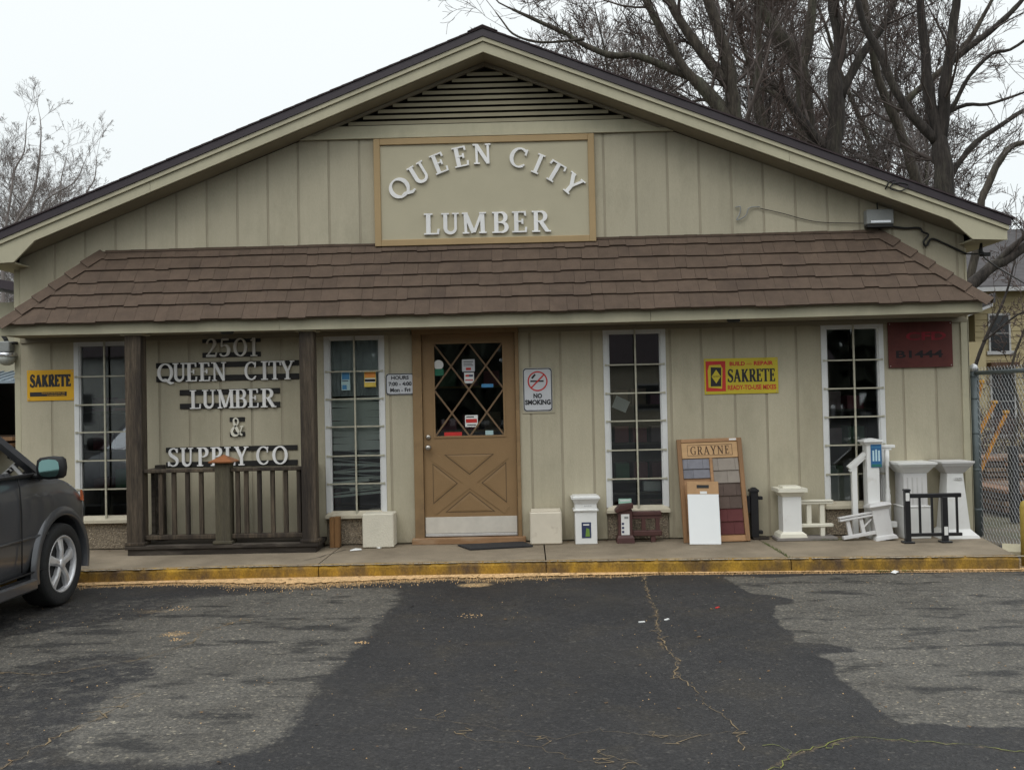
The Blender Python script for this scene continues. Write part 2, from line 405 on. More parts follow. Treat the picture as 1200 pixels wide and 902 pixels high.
def letter_mesh(ch, w, h, depth, T=.17, t=.075, s=.055, name='letter', lift=.0007):
    """letter in XZ, front towards -Y, lower-left at origin, scaled to w x h"""
    G, adv = glyph(ch, T, t, s); sx = w / adv; mb = MB()
    for gi, rib in enumerate(G):
        d = depth + gi * lift; Lp = []; Rp = []
        for i, (x, y, wd) in enumerate(rib):
            a = rib[max(i - 1, 0)]; b = rib[min(i + 1, len(rib) - 1)]
            dx, dy = b[0] - a[0], b[1] - a[1]; l = math.hypot(dx, dy) or 1
            nx, ny = -dy / l, dx / l
            Lp.append(((x + nx * wd / 2) * sx, (y + ny * wd / 2) * h)); Rp.append(((x - nx * wd / 2) * sx, (y - ny * wd / 2) * h))
        n = len(rib); vs = []
        for yy in (-d, 0):
            vs += [(p[0], yy, p[1]) for p in Lp] + [(p[0], yy, p[1]) for p in Rp]
        fs = []
        for i in range(n - 1):
            fs.append((i, i + 1, n + i + 1, n + i)); 
            fs.append((i, 2 * n + i, 2 * n + i + 1, i + 1)); fs.append((n + i, n + i + 1, 3 * n + i + 1, 3 * n + i))
        fs.append((0, n, 3 * n, 2 * n)); fs.append((n - 1, 3 * n - 1, 4 * n - 1, 2 * n - 1))
        mb.add(vs, fs)
    return mb
def sans(text, w, h, depth=.0015, cx=0, cz=0, y=0, bold=0.0):
    """built-in sans lettering fitted to w x h, centred on (cx, cz) in XZ, facing -Y -> MB"""
    cu = bpy.data.curves.new('txt', 'FONT'); cu.body = text; cu.extrude = .01; cu.offset = bold; cu.resolution_u = 3
    ob = bpy.data.objects.new('txt', cu); col.objects.link(ob)
    dg = bpy.context.evaluated_depsgraph_get()
    me = bpy.data.meshes.new_from_object(ob.evaluated_get(dg))
    vs = [v.co.copy() for v in me.vertices]; fs = [tuple(p.vertices) for p in me.polygons]
    bpy.data.objects.remove(ob); bpy.data.curves.remove(cu); bpy.data.meshes.remove(me)
    x0 = min(v.x for v in vs); x1 = max(v.x for v in vs); y0 = min(v.y for v in vs); y1 = max(v.y for v in vs)
    mb = MB()
    return mb.add([(cx + ((v.x - x0) / (x1 - x0) - .5) * w, y - (depth if v.z > 0 else 0), cz + ((v.y - y0) / (y1 - y0) - .5) * h) for v in vs], fs)
def serif_line(text, w, h, depth, cx, cz, y, T=.17, t=.075, s=.055, gap=.08):
    """a whole printed line of the serif glyphs as one MB"""
    advs = [(glyph(c, T, t, s)[1] if c != ' ' else .4) + gap for c in text]; tot = sum(advs) - gap; k = w / tot
    x = cx - w / 2; out = MB()
    for c, a in zip(text, advs):
        if c != ' ':
            g = letter_mesh(c, (a - gap) * k, h, depth, T, t, s, lift=.0002)
            out.add([(vx + x, vy + y, vz + cz - h / 2) for vx, vy, vz in g.v], g.f)
        x += a * k
    return out

# ================================================================== GROUND
def noise2(x, y, seed=0):
    from mathutils import noise
    return noise.noise(Vector((x, y, seed * 7.3)))
def inpoly(x, y, P):
    c = False; n = len(P)
    for i in range(n):
        x1, y1 = P[i]; x2, y2 = P[(i + 1) % n]
        if (y1 > y) != (y2 > y) and x < (x2 - x1) * (y - y1) / (y2 - y1) + x1: c = not c
    return c
def dpoly(x, y, P):
    d = 9
    for i in range(len(P)):
        x1, y1 = P[i]; x2, y2 = P[(i + 1) % len(P)]; dx, dy = x2 - x1, y2 - y1
        t = max(0, min(1, ((x - x1) * dx + (y - y1) * dy) / (dx * dx + dy * dy + 1e-9)))
        d = min(d, math.hypot(x - x1 - t * dx, y - y1 - t * dy))
    return d
LP = [(-2.83, -1.98), (-2.30, -1.75), (-1.69, -1.59), (-1.17, -1.68), (-1.02, -2.0), (-1.09, -2.95), (-1.13, -3.68), (-1.18, -4.45), (-1.14, -5.07), (-1.21, -5.41), (-1.44, -5.53), (-2.05, -5.50), (-2.25, -5.14), (-2.28, -4.76), (-2.34, -4.31), (-2.18, -4.15), (-2.39, -3.77), (-2.6, -3.62), (-3.02, -3.72), (-3.04, -4.10), (-3.36, -3.9), (-3.9, -3.6), (-3.6, -3.1), (-3.25, -2.85), (-2.83, -2.60)]
LP2 = [(-5.0, -2.3), (-3.6, -2.2), (-2.6, -1.9), (-2.0, -2.2), (-2.0, -4.0), (-2.3, -5.5), (-3.4, -5.9), (-5, -5.9)]
RP = [(1.66, -1.43), (2.04, -1.47), (2.77, -1.45), (5.5, -1.5), (6, -5.6), (2.23, -5.26), (2.03, -5.20), (1.70, -5.23), (1.67, -5.06), (1.67, -4.76), (1.66, -4.37), (1.70, -4.03), (1.68, -3.95), (1.96, -3.90), (1.93, -3.82), (1.66, -3.73), (1.67, -3.40), (1.71, -2.96), (1.78, -2.57), (1.98, -2.48), (1.95, -2.40), (1.76, -2.25), (1.69, -1.98)]
def cy(x): return -1.20 - .022 * max(0, x) * 2.2 - (.0 if x > -2.5 else (-2.5 - x) * .04)   # curb line
def gw(x):
    if x > 1.6: return .03 + .01 * abs(noise2(x * 4, 0, 8))
    b = .10 + .20 * math.exp(-((x + 1.9) / .75) ** 2) + .08 * math.exp(-((x + .4) / .4) ** 2)
    return max(.01, b * (1 + .6 * noise2(x * 3, 1, 6)) * (1 if x < .7 else max(.3, 1.6 - x)))
def dline(x, y, P):
    d = 9
    for (x1, y1), (x2, y2) in zip(P[:-1], P[1:]):
        dx, dy = x2 - x1, y2 - y1; t = max(0, min(1, ((x - x1) * dx + (y - y1) * dy) / (dx * dx + dy * dy + 1e-9)))
        d = min(d, math.hypot(x - x1 - t * dx, y - y1 - t * dy))
    return d
CRACKS = [[(0.97, -1.30), (0.95, -1.73), (0.90, -2.24), (0.90, -2.70), (0.84, -3.22), (0.80, -3.67), (0.85, -4.06), (0.77, -4.40)],
          [(-2.36, -5.8), (-2.28, -5.41), (-2.28, -5.20), (-2.20, -5.02), (-2.15, -4.83), (-2.15, -4.63), (-2.11, -4.51)],
          [(-3.3, -4.0), (-3.11, -4.06), (-2.83, -4.11), (-2.62, -3.91), (-2.45, -3.80), (-2.34, -3.61)],
          [(-2.34, -3.61), (-2.25, -3.39), (-2.29, -3.06), (-2.21, -2.99), (-2.1, -2.7)],
          [(0.84, -5.85), (1.10, -5.55), (1.29, -5.43), (1.42, -5.36), (1.63, -5.40), (1.86, -5.46), (2.07, -5.56), (2.8, -5.7)]]
def asphalt_mat():
    ma = bpy.data.materials.new('asphalt'); ma.use_nodes = True
    N = ma.node_tree.nodes; L = ma.node_tree.links; b = N['Principled BSDF']
    at = N.new('ShaderNodeAttribute'); at.attribute_name = 'wear'
    geo = N.new('ShaderNodeNewGeometry')
    def noise(sc, det=5, ro=.6, st=None):
        t = N.new('ShaderNodeTexNoise'); t.inputs['Scale'].default_value = sc; t.inputs['Detail'].default_value = det; t.inputs['Roughness'].default_value = ro
        if st:
            mp = N.new('ShaderNodeMapping'); mp.inputs['Scale'].default_value = st; L.new(geo.outputs['Position'], mp.inputs[0]); L.new(mp.outputs[0], t.inputs['Vector'])
        else: L.new(geo.outputs['Position'], t.inputs['Vector'])
        return t.outputs['Fac']
    def ramp(f, *els):
        r = N.new('ShaderNodeValToRGB'); e = r.color_ramp.elements
        while len(e) < len(els): e.new(.5)
        for i, (p, c) in enumerate(els): e[i].position = p; e[i].color = (*c, 1) if len(c) == 3 else c
        L.new(f, r.inputs[0]); return r.outputs[0]
    def mth(op, a, bb):
        x = N.new('ShaderNodeMath'); x.operation = op
        for i, v in enumerate((a, bb)):
            if hasattr(v, 'is_output'): L.new(v, x.inputs[i])
            else: x.inputs[i].default_value = v
        return x.outputs[0]
    def mix(a, c, f, typ='MIX'):
        x = N.new('ShaderNodeMix'); x.data_type = 'RGBA'; x.blend_type = typ
        for s, v in ((0, f), (6, a), (7, c)):
            if hasattr(v, 'is_output'): L.new(v, x.inputs[s])
            else: x.inputs[s].default_value = v if s == 0 else (*v, 1)
        return x.outputs[2]
    dark = ramp(noise(1.1), (.3, (.018, .018, .020)), (.7, (.031, .030, .031)))
    dark = mix(dark, (.048, .040, .028), mth('MULTIPLY', ramp(noise(2.3), (.52, (0, 0, 0)), (.75, (1, 1, 1))), .5))
    lite = ramp(noise(1.6), (.3, (.076, .071, .063)), (.7, (.118, .111, .099)))
    e = mth('ADD', at.outputs['Fac'], mth('MULTIPLY', mth('SUBTRACT', noise(9, 8, .8), .5), .9))
    lite = mix(lite, (.030, .029, .028), ramp(noise(2.0, 5, .62, (.9, 2.4, 1)), (.53, (0, 0, 0)), (.63, (1, 1, 1))))
    c = mix(dark, lite, ramp(e, (.44, (0, 0, 0)), (.60, (1, 1, 1))))
    du = N.new('ShaderNodeAttribute'); du.attribute_name = 'dust'
    dz = mth('ADD', du.outputs['Fac'], mth('MULTIPLY', mth('SUBTRACT', noise(22, 7, .8), .5), .8))
    c = mix(c, (.36, .255, .14), mth('MULTIPLY', ramp(dz, (.42, (0, 0, 0)), (.85, (1, 1, 1))), .9))
    # aggregate speckle
    v = N.new('ShaderNodeTexVoronoi'); v.inputs['Scale'].default_value = 75; L.new(geo.outputs['Position'], v.inputs['Vector'])
    sp = N.new('ShaderNodeSeparateColor'); L.new(v.outputs['Color'], sp.inputs[0])
    c = mix(c, ramp(sp.outputs[0], (0, (.7, .7, .7)), (.85, (1.1, 1.1, 1.1)), (.97, (1.5, 1.45, 1.35)), (1, (2.6, 2.5, 2.2))), 1.0, 'MULTIPLY')
    c = mix(c, ramp(noise(60, 4, .8), (.32, (.5, .5, .52)), (.5, (.98, .98, .98)), (.7, (1.65, 1.62, 1.52))), 1.0, 'MULTIPLY')
    c = mix(c, ramp(noise(14, 5, .75), (.3, (.75, .75, .75)), (.7, (1.28, 1.27, 1.24))), 1.0, 'MULTIPLY')
    L.new(c, b.inputs['Base Color'])
    L.new(ramp(noise(1.3), (.35, (.55, .55, .55)), (.7, (.85, .85, .85))), b.inputs['Roughness'])
    b.inputs['Specular IOR Level'].default_value = .35
    bp = N.new('ShaderNodeBump'); bp.inputs['Strength'].default_value = .7; bp.inputs['Distance'].default_value = .006
    L.new(mth('ADD', v.outputs['Distance'], noise(180, 3, .7)), bp.inputs['Height']); L.new(bp.outputs[0], b.inputs['Normal'])
    return ma
def asphalt():
    xs = [-120, -40, -15, -8] + [-5.5 + .045 * i for i in range(245)] + [8, 12, 30, 120]
    ys = [-120, -40, -15, -8.2] + [-6.3 + .045 * i for i in range(122)] + [-.6, 0]
    SP = [(-.48, -1.60, .15, 1.5, 1.6), (-2.46, -3.15, .16, .8, 1.6), (-2.9, -2.42, .3, .55, 2.5), (-.44, -2.79, .18, .45, 2.5), (-1.11, -3.5, .09, .6, 1.5), (-2.3, -2.95, .22, .5, 1), (-3.4, -4.0, .35, .45, 1.5), (-1.9, -1.75, .5, .35, 2), (.97, -1.42, .10, .9, .5), (.9, -4.4, .4, .35, 1), (-.1, -5.4, .5, .38, 1.5), (1.3, -5.45, .4, .35, 1.5), (-2.2, -4.9, .3, .5, .4)]
    vs = []; wear = []; dust = []
    for y in ys:
        for x in xs:
            z = 0.012 * noise2(x * .6, y * .6, 2) if -8 < x < 8 and -8.2 < y < -1.5 else 0
            vs.append((x, y, z))
            w = 0
            if -5 < x < 7 and -6.5 < y < -1.2:
                xx = x + .05 * noise2(x * 5, y * 5, 1); yy = y + .07 * noise2(x * 4, y * 4, 5)
                for P, soft in ((LP, .22), (RP, .07), (LP2, .7)):
                    d = dpoly(xx, yy, P) * (1 if inpoly(xx, yy, P) else -1)
                    w = max(w, max(0, min(.46 if P is LP2 else 1, .5 + d / soft * .5)))
            else:
                w = max(0, min(1, .3 + .8 * noise2(x * .15, y * .15, 9)))
            wear.append(w)
            dd = 0
            for (sx, sy, r, k, el) in SP: dd = max(dd, k * max(0, 1 - math.hypot((x - sx) / el, y - sy) / r))
            if -4.6 < x < 4.5 and y > -2.2:
                q = (cy(x) - y) / (gw(x) * 1.5); dd = max(dd, 1.15 - .75 * max(0, q) if q < 1.5 else 0)
            for P in CRACKS:
                if abs(x - P[0][0]) < 3: dd = max(dd, .53 * max(0, 1 - dline(x, y, P) / .08))
            dust.append(dd)
    nx = len(xs)
    fs = [(j * nx + i, j * nx + i + 1, (j + 1) * nx + i + 1, (j + 1) * nx + i) for j in range(len(ys) - 1) for i in range(nx - 1)]
    me = bpy.data.meshes.new('asphalt_lot'); me.from_pydata(vs, [], fs)
    at = me.attributes.new('wear', 'FLOAT', 'POINT'); at.data.foreach_set('value', wear)
    at = me.attributes.new('dust', 'FLOAT', 'POINT'); at.data.foreach_set('value', dust)
    me.materials.append(asphalt_mat()); me.polygons.foreach_set('use_smooth', [True] * len(fs)); me.update()
    o = bpy.data.objects.new('asphalt_lot', me); col.objects.link(o); tag(o, kind='structure')
asphalt()
GRND = mat('yard_dirt', (.12, .10, .075), .95, .3, 1.5, .8, 20, c2=(.07, .085, .035), c2s=.5, c2lo=.45, c2hi=.65, fine=.3)
g = MB().add([(-120, 0, -.012), (120, 0, -.012), (120, 160, -.012), (-120, 160, -.012)], [(0, 1, 2, 3)]).build('yard_ground', GRND); tag(g, kind='structure')

# curb line: front edge y as a function of x
def cy(x): return -1.20 - .022 * max(0, x) * 2.2 - (.0 if x > -2.5 else (-2.5 - x) * .04)
CURBY = mat('curb_yellow_paint', (.36, .205, .022), .85, .35, 5, .6, 60, c2=(.10, .062, .032), c2s=3.6, c2lo=.38, c2hi=.62, fine=.2, finescale=80, stretch=(1, 1, .6))
CHIP = mat('curb_bare_edge', (.34, .29, .22), .9, .2, 20, .5, 80)
# sidewalk slabs, each its own piece
joints = [-9.0, -5.4, -1.92, .13, 2.27, 4.47]
side = thing('sidewalk', None, None); tag(side, kind='structure')
for a, b in zip(joints[:-1], joints[1:]):
    mb = MB()
    x0, x1 = a + .006, b - .006
    sk = -.03 if b in (.13,) else (-.02 if b == 2.27 else 0)
    xf = 4.205 if b > 4 else x1
    mb.hull([(x0, cy(x0) + .085, .12), (xf, cy(xf) + .085, .12), (x1, .02, .124), (x0, .02, .124)],
            [(x0, cy(x0) + .085, -.05), (xf, cy(xf) + .085, -.05), (x1, .02, -.05), (x0, .02, -.05)])
    mb.build('concrete_slab', CONC, side)
# curb segments with worn rounded top
ja = [-9, -5.4, -1.9, .13, 2.27, 4.20]
for a, b in zip(ja[:-1], ja[1:]):
    mb = MB(); n = max(4, int((b - a) / .06)); prof = [(0.0, -.05), (.0, .0), (.008, .095), (.022, .113), (.08, .1225), (.08, -.05)]
    ring = []
    for i in range(n + 1):
        x = a + .004 + (b - a - .008) * i / n
        w = .005 * noise2(x * 9, 3, 3) + .004 * noise2(x * 30, 1, 4)
        ring.append([(x, cy(x) + py + w * (1 if k in (2, 3) else 0), pz + (w * 1.2 if k in (2, 3) else 0)) for k, (py, pz) in enumerate(prof)])
    vs = [p for r in ring for p in r]; k = len(prof)
    fs = [(i * k + j, (i + 1) * k + j, (i + 1) * k + (j + 1) % k, i * k + (j + 1) % k) for i in range(n) for j in range(k)]
    fs += [tuple(range(k)), tuple(n * k + j for j in range(k - 1, -1, -1))]
    mb.add(vs, fs)
    mb.build('painted_curb', CURBY, side)
# bare chipped edge between paint and slab
mb = MB()
for i in range(240):
    x = -4.4 + i * 8.8 / 240 + random.uniform(-.01, .01); w = random.uniform(.012, .04); d = random.uniform(.006, .02)
    y = cy(x) + .026 + random.uniform(-.006, .008)
    mb.frustum(x, y, .1215, .1245, w, d, w * .8, d * .7)
o = mb.build('chipped_curb_edge', CHIP); tag(o, kind='stuff', label='pale chipped concrete along the top edge of the yellow curb')

# gravel and sand washed up against the curb
GRAV = mat('washed_sand', (.60, .39, .19), .95, .3, 30, .8, 80, fine=.3, finescale=120)
mb = MB(); pts = []
def gw(x):
    if x > 1.6: return .03 + .01 * abs(noise2(x * 4, 0, 8))
    b = .10 + .20 * math.exp(-((x + 1.9) / .75) ** 2) + .08 * math.exp(-((x + .4) / .4) ** 2)
    return max(.01, b * (1 + .6 * noise2(x * 3, 1, 6)) * (1 if x < .7 else max(.3, 1.6 - x)))
n = 300
for i in range(n + 1):
    x = -4.3 + 8.7 * i / n; w = gw(x)
    for f, z in ((0, .022), (.5, .016), (1, .0125)): pts.append((x, cy(x) + .01 - w * .75 * f * (1.0 + .5 * noise2(x * 22, f, 3)), z))
mb.add(pts, [(i * 3 + j + 1, (i + 1) * 3 + j + 1, (i + 1) * 3 + j, i * 3 + j) for i in range(n) for j in range(2)])
for i in range(5200):
    x = random.uniform(-4.3, 4.3) if i % 2 else random.gauss(-1.9, 1.0); w = gw(x) * 1.3; y = cy(x) - abs(random.gauss(0, w * .55)); r = random.uniform(.0015, .0045)
    mb.frustum(x, y, -.002, .006 + r * 1.2, r, r, r * .5, r * .5)
o = mb.build('curb_gravel', GRAV); tag(o, kind='stuff', label='tan sand and grit washed along the foot of the yellow curb')
# sandy spots and small stones scattered over the lot
mb = MB()
for (x, y, r) in [(-.48, -1.63, .09), (-2.46, -3.15, .12), (-1.11, -3.5, .05), (-2.75, -2.3, .14), (-.44, -2.79, .10), (-2.4, -3.3, .05)]:
    for i in range(26):
        a = random.uniform(0, 2 * PI); d = r * math.sqrt(random.random()); q = random.uniform(.002, .006)
        xx, yy = x + d * math.cos(a), y + d * .8 * math.sin(a); zz = .012 * noise2(xx * .6, yy * .6, 2); mb.frustum(xx, yy, zz - .003, zz + .003, q, q, q * .5, q * .5)
for i in range(500):
    x = random.uniform(-4.5, 5); y = random.uniform(-6.2, -1.4); q = random.uniform(.002, .004)
    zz = .012 * noise2(x * .6, y * .6, 2); mb.frustum(x, y, zz - .003, zz + q * .7, q, q, q * .6, q * .6)
o = mb.build('loose_grit', GRAV); tag(o, kind='stuff', label='loose grit and sandy spots scattered over the asphalt')

# cracks with dry grass and dust in them
CRK = mat('crack_fill', (.19, .14, .08), .95, .35, 25, .5, 80)
CRG = mat('crack_moss', (.15, .16, .04), .95, .35, 25)
def crack(P, w, m, br=0):
    mb = MB(); pts = []
    for (x0, y0), (x1, y1) in zip(P[:-1], P[1:]):
        L = math.hypot(x1 - x0, y1 - y0); n = max(2, int(L / .03))
        for i in range(n):
            t = i / n; pts.append((x0 + (x1 - x0) * t + random.gauss(0, .010), y0 + (y1 - y0) * t + random.gauss(0, .012)))
    pts.append(P[-1])
    vs = []
    for i, (x, y) in enumerate(pts):
        a = pts[max(0, i - 1)]; b = pts[min(len(pts) - 1, i + 1)]; dx, dy = b[0] - a[0], b[1] - a[1]; l = math.hypot(dx, dy) or 1
        q = .62 * w * random.uniform(.15, 1.2) * (.3 + .9 * abs(noise2(x * 3, y * 3, 11)) * 2)
        zz = .012 * noise2(x * .6, y * .6, 2) + .004
        vs += [(x - dy / l * q, y + dx / l * q, zz), (x + dy / l * q, y - dx / l * q, zz)]
    mb.add(vs, [(2 * i, 2 * i + 1, 2 * i + 3, 2 * i + 2) for i in range(len(pts) - 1)])
    for i in range(br // 3):
        x, y = random.choice(pts)
        for k in range(6):
            nx, ny = x + random.gauss(0, .03), y + random.gauss(0, .03)
            zz = .012 * noise2(x * .6, y * .6, 2) + .0045
            mb.add([(x, y - .002, zz), (nx, ny - .002, zz), (nx, ny + .003, zz), (x, y + .003, zz)], [(0, 1, 2, 3)]); x, y = nx, ny
    o = mb.build('pavement_crack', m); tag(o, kind='structure')
crack([(0.97, -1.30), (0.95, -1.73), (0.90, -2.24), (0.90, -2.70), (0.84, -3.22), (0.80, -3.67), (0.85, -4.06), (0.77, -4.40)], .011, CRK, 14)
crack([(0.81, -4.32), (0.85, -4.71), (0.87, -4.92), (0.92, -5.05), (0.92, -5.26), (0.90, -5.49)], .006, CRK, 8)
crack([(-2.36, -5.8), (-2.28, -5.41), (-2.28, -5.20), (-2.20, -5.02), (-2.15, -4.83), (-2.15, -4.63), (-2.11, -4.51)], .007, CRK, 10)
crack([(0.84, -5.85), (1.10, -5.55), (1.29, -5.43), (1.42, -5.36), (1.63, -5.40), (1.86, -5.46), (2.07, -5.56), (2.8, -5.7)], .006, CRG, 12)
crack([(-3.3, -4.0), (-3.11, -4.06), (-2.83, -4.11), (-2.62, -3.91), (-2.45, -3.80), (-2.34, -3.61)], .006, CRK, 5)
crack([(-2.34, -3.61), (-2.25, -3.39), (-2.29, -3.06), (-2.21, -2.99), (-2.1, -2.7)], .006, CRK, 6)
crack([(-0.39, -5.20), (-0.26, -5.32), (-0.10, -5.35), (0.05, -5.46), (0.19, -5.59), (0.34, -5.55), (0.44, -5.65)], .004, CRK, 12)
crack([(-0.6, -5.0), (-0.3, -5.1), (0.1, -5.3), (0.3, -5.2), (.6, -5.3), (.9, -5.26)], .003, CRK, 12)
# crack across the sidewalk slab by the wooden platform and weeds in the joint
mb = MB(); pts = [(-1.83, -.30), (-1.86, -.38), (-1.90, -.50), (-1.96, -.62), (-1.99, -.74), (-2.10, -.9)]
mb.add([(x + s * .005, y, .1262) for x, y in pts for s in (-1, 1)], [(2 * i, 2 * i + 1, 2 * i + 3, 2 * i + 2) for i in range(len(pts) - 1)])
o = mb.build('sidewalk_crack', WIRE); tag(o, kind='structure')
GRASSM = mat('weed_green', (.09, .12, .025), .8, .4, 20)
mb = MB()
for i in range(420):
    q = random.random()
    if q < .4: t = random.random(); x, y = 2.27 + random.gauss(0, .01), -.35 - .9 * t; z = .12
    elif q < .7: x = random.gauss(2.9, .12); y = -.30 + random.gauss(0, .02); z = .13
    else: x = random.choice([3.1, 3.25, 3.0]) + random.gauss(0, .05); y = cy(3.1) - .02 - random.random() * .02; z = .01
    h = random.uniform(.008, .028); a = random.uniform(0, 6.28)
    mb.add([(x, y, z), (x + .004, y + .002, z), (x + .02 * math.cos(a), y + .02 * math.sin(a), z + h)], [(0, 1, 2)])
o = mb.build('joint_weeds', GRASSM); tag(o, kind='stuff', label='small green weeds in the sidewalk joint and by the curb')

# ================================================================== BUILDING
CX = -.37; XL, XR = -5.20, 4.45
B = thing('store_building', 'cream board sided lumber store with low gable roof and tan crossbuck door', 'building')
def zr(x): return 5.03 - .3925 * abs(x - CX)          # underside line of the rake
# --- windows: x0, x1 of outer frame
WIN = [(-4.65, -4.00), (-2.075, -1.455), (.775, 1.41), (2.98, 3.61)]
ZB, ZT = .40, 2.262
DX0, DX1 = -1.17, -.09          # door casing
# backing wall pieces (thickness .16)
segs = [XL, -4.65, -4.00, -2.075, -1.455, DX0, DX1, .775, 1.41, 2.98, 3.61, XR]
solid = [(XL, -4.65), (-4.00, -2.075), (-1.455, DX0), (DX1, .775), (1.41, 2.98), (3.61, XR)]
mb = MB()
for a, b in solid: mb.box(a, b, .0035, .16, .135, ZT)
for a, b in WIN: mb.box(a, b, .03, .15, .135, ZB)
mb.box(XL, XR, .0035, .16, ZT, 2.9)
mb.prism([(XL, 2.9), (XR, 2.9), (XR, zr(XR) + .02), (CX + 1.85, 4.29), (CX - 1.85, 4.29), (XL, zr(XL) + .02)], .0035, .16)
mb.prism([(CX - 1.9, 4.29), (CX + 1.9, 4.29), (CX, 5.02)], .10, .16)
wall = mb.build('front_wall', GROOVE, B)
mb = MB()
mb.box(XL, XL + .15, .16, 10, 0, 3.15); mb.box(XR - .15, XR, .16, 10, 0, 3.15)
mb.box(XL, XR, 9.85, 10, 0, 3.1)
mb.prism([(XL, 3.1), (XR, 3.1), (XR, zr(XR) + .02), (CX, 5.02), (XL, zr(XL) + .02)], 9.86, 9.99)
mb.build('side_wall', SID, B)
mb = MB(); mb.box(XL, XR, .03, .17, -.05, .132); mb.build('foundation', DARKV, B)
# --- lower siding boards between grooves
def boards(xs, z0f, z1f, y=0):
    for a, b in zip(xs[:-1], xs[1:]):
        g0 = .0125; a2, b2 = a + g0, b - g0
        if b2 - a2 < .02: continue
        mb = MB(); jz = random.uniform(-.004, .004); d = random.uniform(-.001, .001)
        P = [(a2, z0f + jz), (b2, z0f + jz)]
        if callable(z1f):
            if a2 < CX < b2: P += [(b2, z1f(b2)), (CX, z1f(CX)), (a2, z1f(a2))]
            else: P += [(b2, z1f(b2)), (a2, z1f(a2))]
        else: P += [(b2, z1f), (a2, z1f)]
        mb.prism(P, -.0025 + d, .003)
        mb.build('siding_board', SID, B)
ZL = .14
boards([-5.216, -4.88, -4.634], ZL, 2.25)
boards([-4.016, -3.77, -3.46, -3.14, -2.82, -2.51, -2.19, -2.059], ZL, 2.25)
boards([-1.471, -1.40, -1.154], ZL, 2.25)
boards([-.106, .03, .34, .66, .791], ZL, 2.25)
boards([1.394, 1.455, 1.77, 2.10, 2.42, 2.73, 2.996], ZL, 2.25)
boards([3.594, 3.80, 4.13, 4.466], ZL, 2.25)
# --- upper siding boards
def ztop(x): return min(4.265, zr(x) - .012)
gl = [-5.216] + [-2.94 - .316 * k for k in range(7, 0, -1)] + [-2.94 + .316 * k for k in range(0, 12)] + [.825 + .323 * k for k in range(0, 12)]
gl = sorted(x for x in gl if x < 4.40) + [4.466]
gl2 = [gl[0]]
for x in gl[1:]:
    if x - gl2[-1] > .15 or x == gl[-1]: gl2.append(x)
def boards_up():
    for a, b in zip(gl2[:-1], gl2[1:]):
        a2, b2 = a + .0125, b - .0125
        mb = MB(); z0 = 2.5
        xs = [a2, b2]
        kink = [CX - 1.92, CX + 1.92]
        top = sorted({b2, a2} | {k for k in kink if a2 < k < b2}, reverse=True)
        mb.prism([(a2, z0), (b2, z0)] + [(x, ztop(x)) for x in top], -.0025 + random.uniform(-.001, .001), .003)
        mb.build('siding_board', SID, B)
boards_up()
# corner boards
mb = MB(); mb.box(4.385, 4.462, -.018, -.0035, .13, 2.28, .003); mb.box(4.4505, 4.465, -.018, .12, .13, 3.0, .002); mb.build('corner_board', TRIM, B)
# frieze under the soffit
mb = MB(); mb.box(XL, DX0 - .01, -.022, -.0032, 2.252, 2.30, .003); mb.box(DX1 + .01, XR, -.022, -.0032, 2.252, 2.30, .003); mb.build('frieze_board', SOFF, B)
# pebble dash panels under the windows
for a, b in WIN:
    p = MB(); p.box(a + .012, b - .012, .004, .029, .135, .395); p = p.build('pebble_panel', PEB, B)
    s = MB()
    nx = 34
    for i in range(520):
        x = random.uniform(a + .02, b - .02); z = random.uniform(.142, .392); r = random.uniform(.005, .011)
        q = random.uniform(.7, 1.2)
        s.add([(x - r, .0038, z), (x, .0038, z - r * q), (x + r, .0038, z), (x, .0038, z + r * q), (x, -.003, z)], [(0, 1, 4), (1, 2, 4), (2, 3, 4), (3, 0, 4)])
    o = s.build('pebbles', PEBS, p); tag(o, kind='stuff')
# --- gable trim, louvre, rakes
mb = MB()
def band(z0, z1, y0, y1, mm, inset=.03):
    f = lambda z: (5.03 - z) / .3925 - inset
    mm.prism([(CX - f(z0), z0), (CX + f(z0), z0), (CX + f(z1), z1), (CX - f(z1), z1)], y0, y1)
band(4.305, 4.40, -.024, .05, mb); mb.build('gable_trim_board', TRIM, B)
mb = MB(); band(4.268, 4.302, -.036, .0, mb); mb.build('gable_trim_board', TRIM, B)
# louvre slats
LOUV = mat('louvre_paint', (.33, .295, .20), .8, .08, 3, .1, 60)
for i in range(10):
    z = 4.42 + i * .060; hw = (5.0 - z - .02) / .3925 - .02
    if hw < .06: continue
    hw2 = max(.03, hw - .11)
    mb = MB()
    # sloping slat: outer low edge, inner high edge
    mb.add([(CX - hw, -.02, z - .012), (CX + hw, -.02, z - .012), (CX + hw2, .06, z + .03), (CX - hw2, .06, z + .03),
            (CX - hw, -.02, z + .024), (CX + hw, -.02, z + .024), (CX + hw2, .06, z + .05), (CX - hw2, .06, z + .05)],
           [(0, 1, 2, 3), (7, 6, 5, 4), (0, 4, 5, 1), (1, 5, 6, 2), (2, 6, 7, 3), (3, 7, 4, 0)])
    mb.build('louvre_slat', LOUV, B)
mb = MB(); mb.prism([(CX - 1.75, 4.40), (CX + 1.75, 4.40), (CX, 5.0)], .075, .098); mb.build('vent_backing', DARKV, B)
for s in (-1, 1):
    mb = MB(); a = lambda x, dz: (CX + s * x, zr(CX + x) + dz)
    mb.prism([a(0, -.045), a(1.86, -.045 + .012), a(1.86, -.008), a(0, -.008)], -.034, -.003); mb.build('vent_frame_board', SOFF, B)
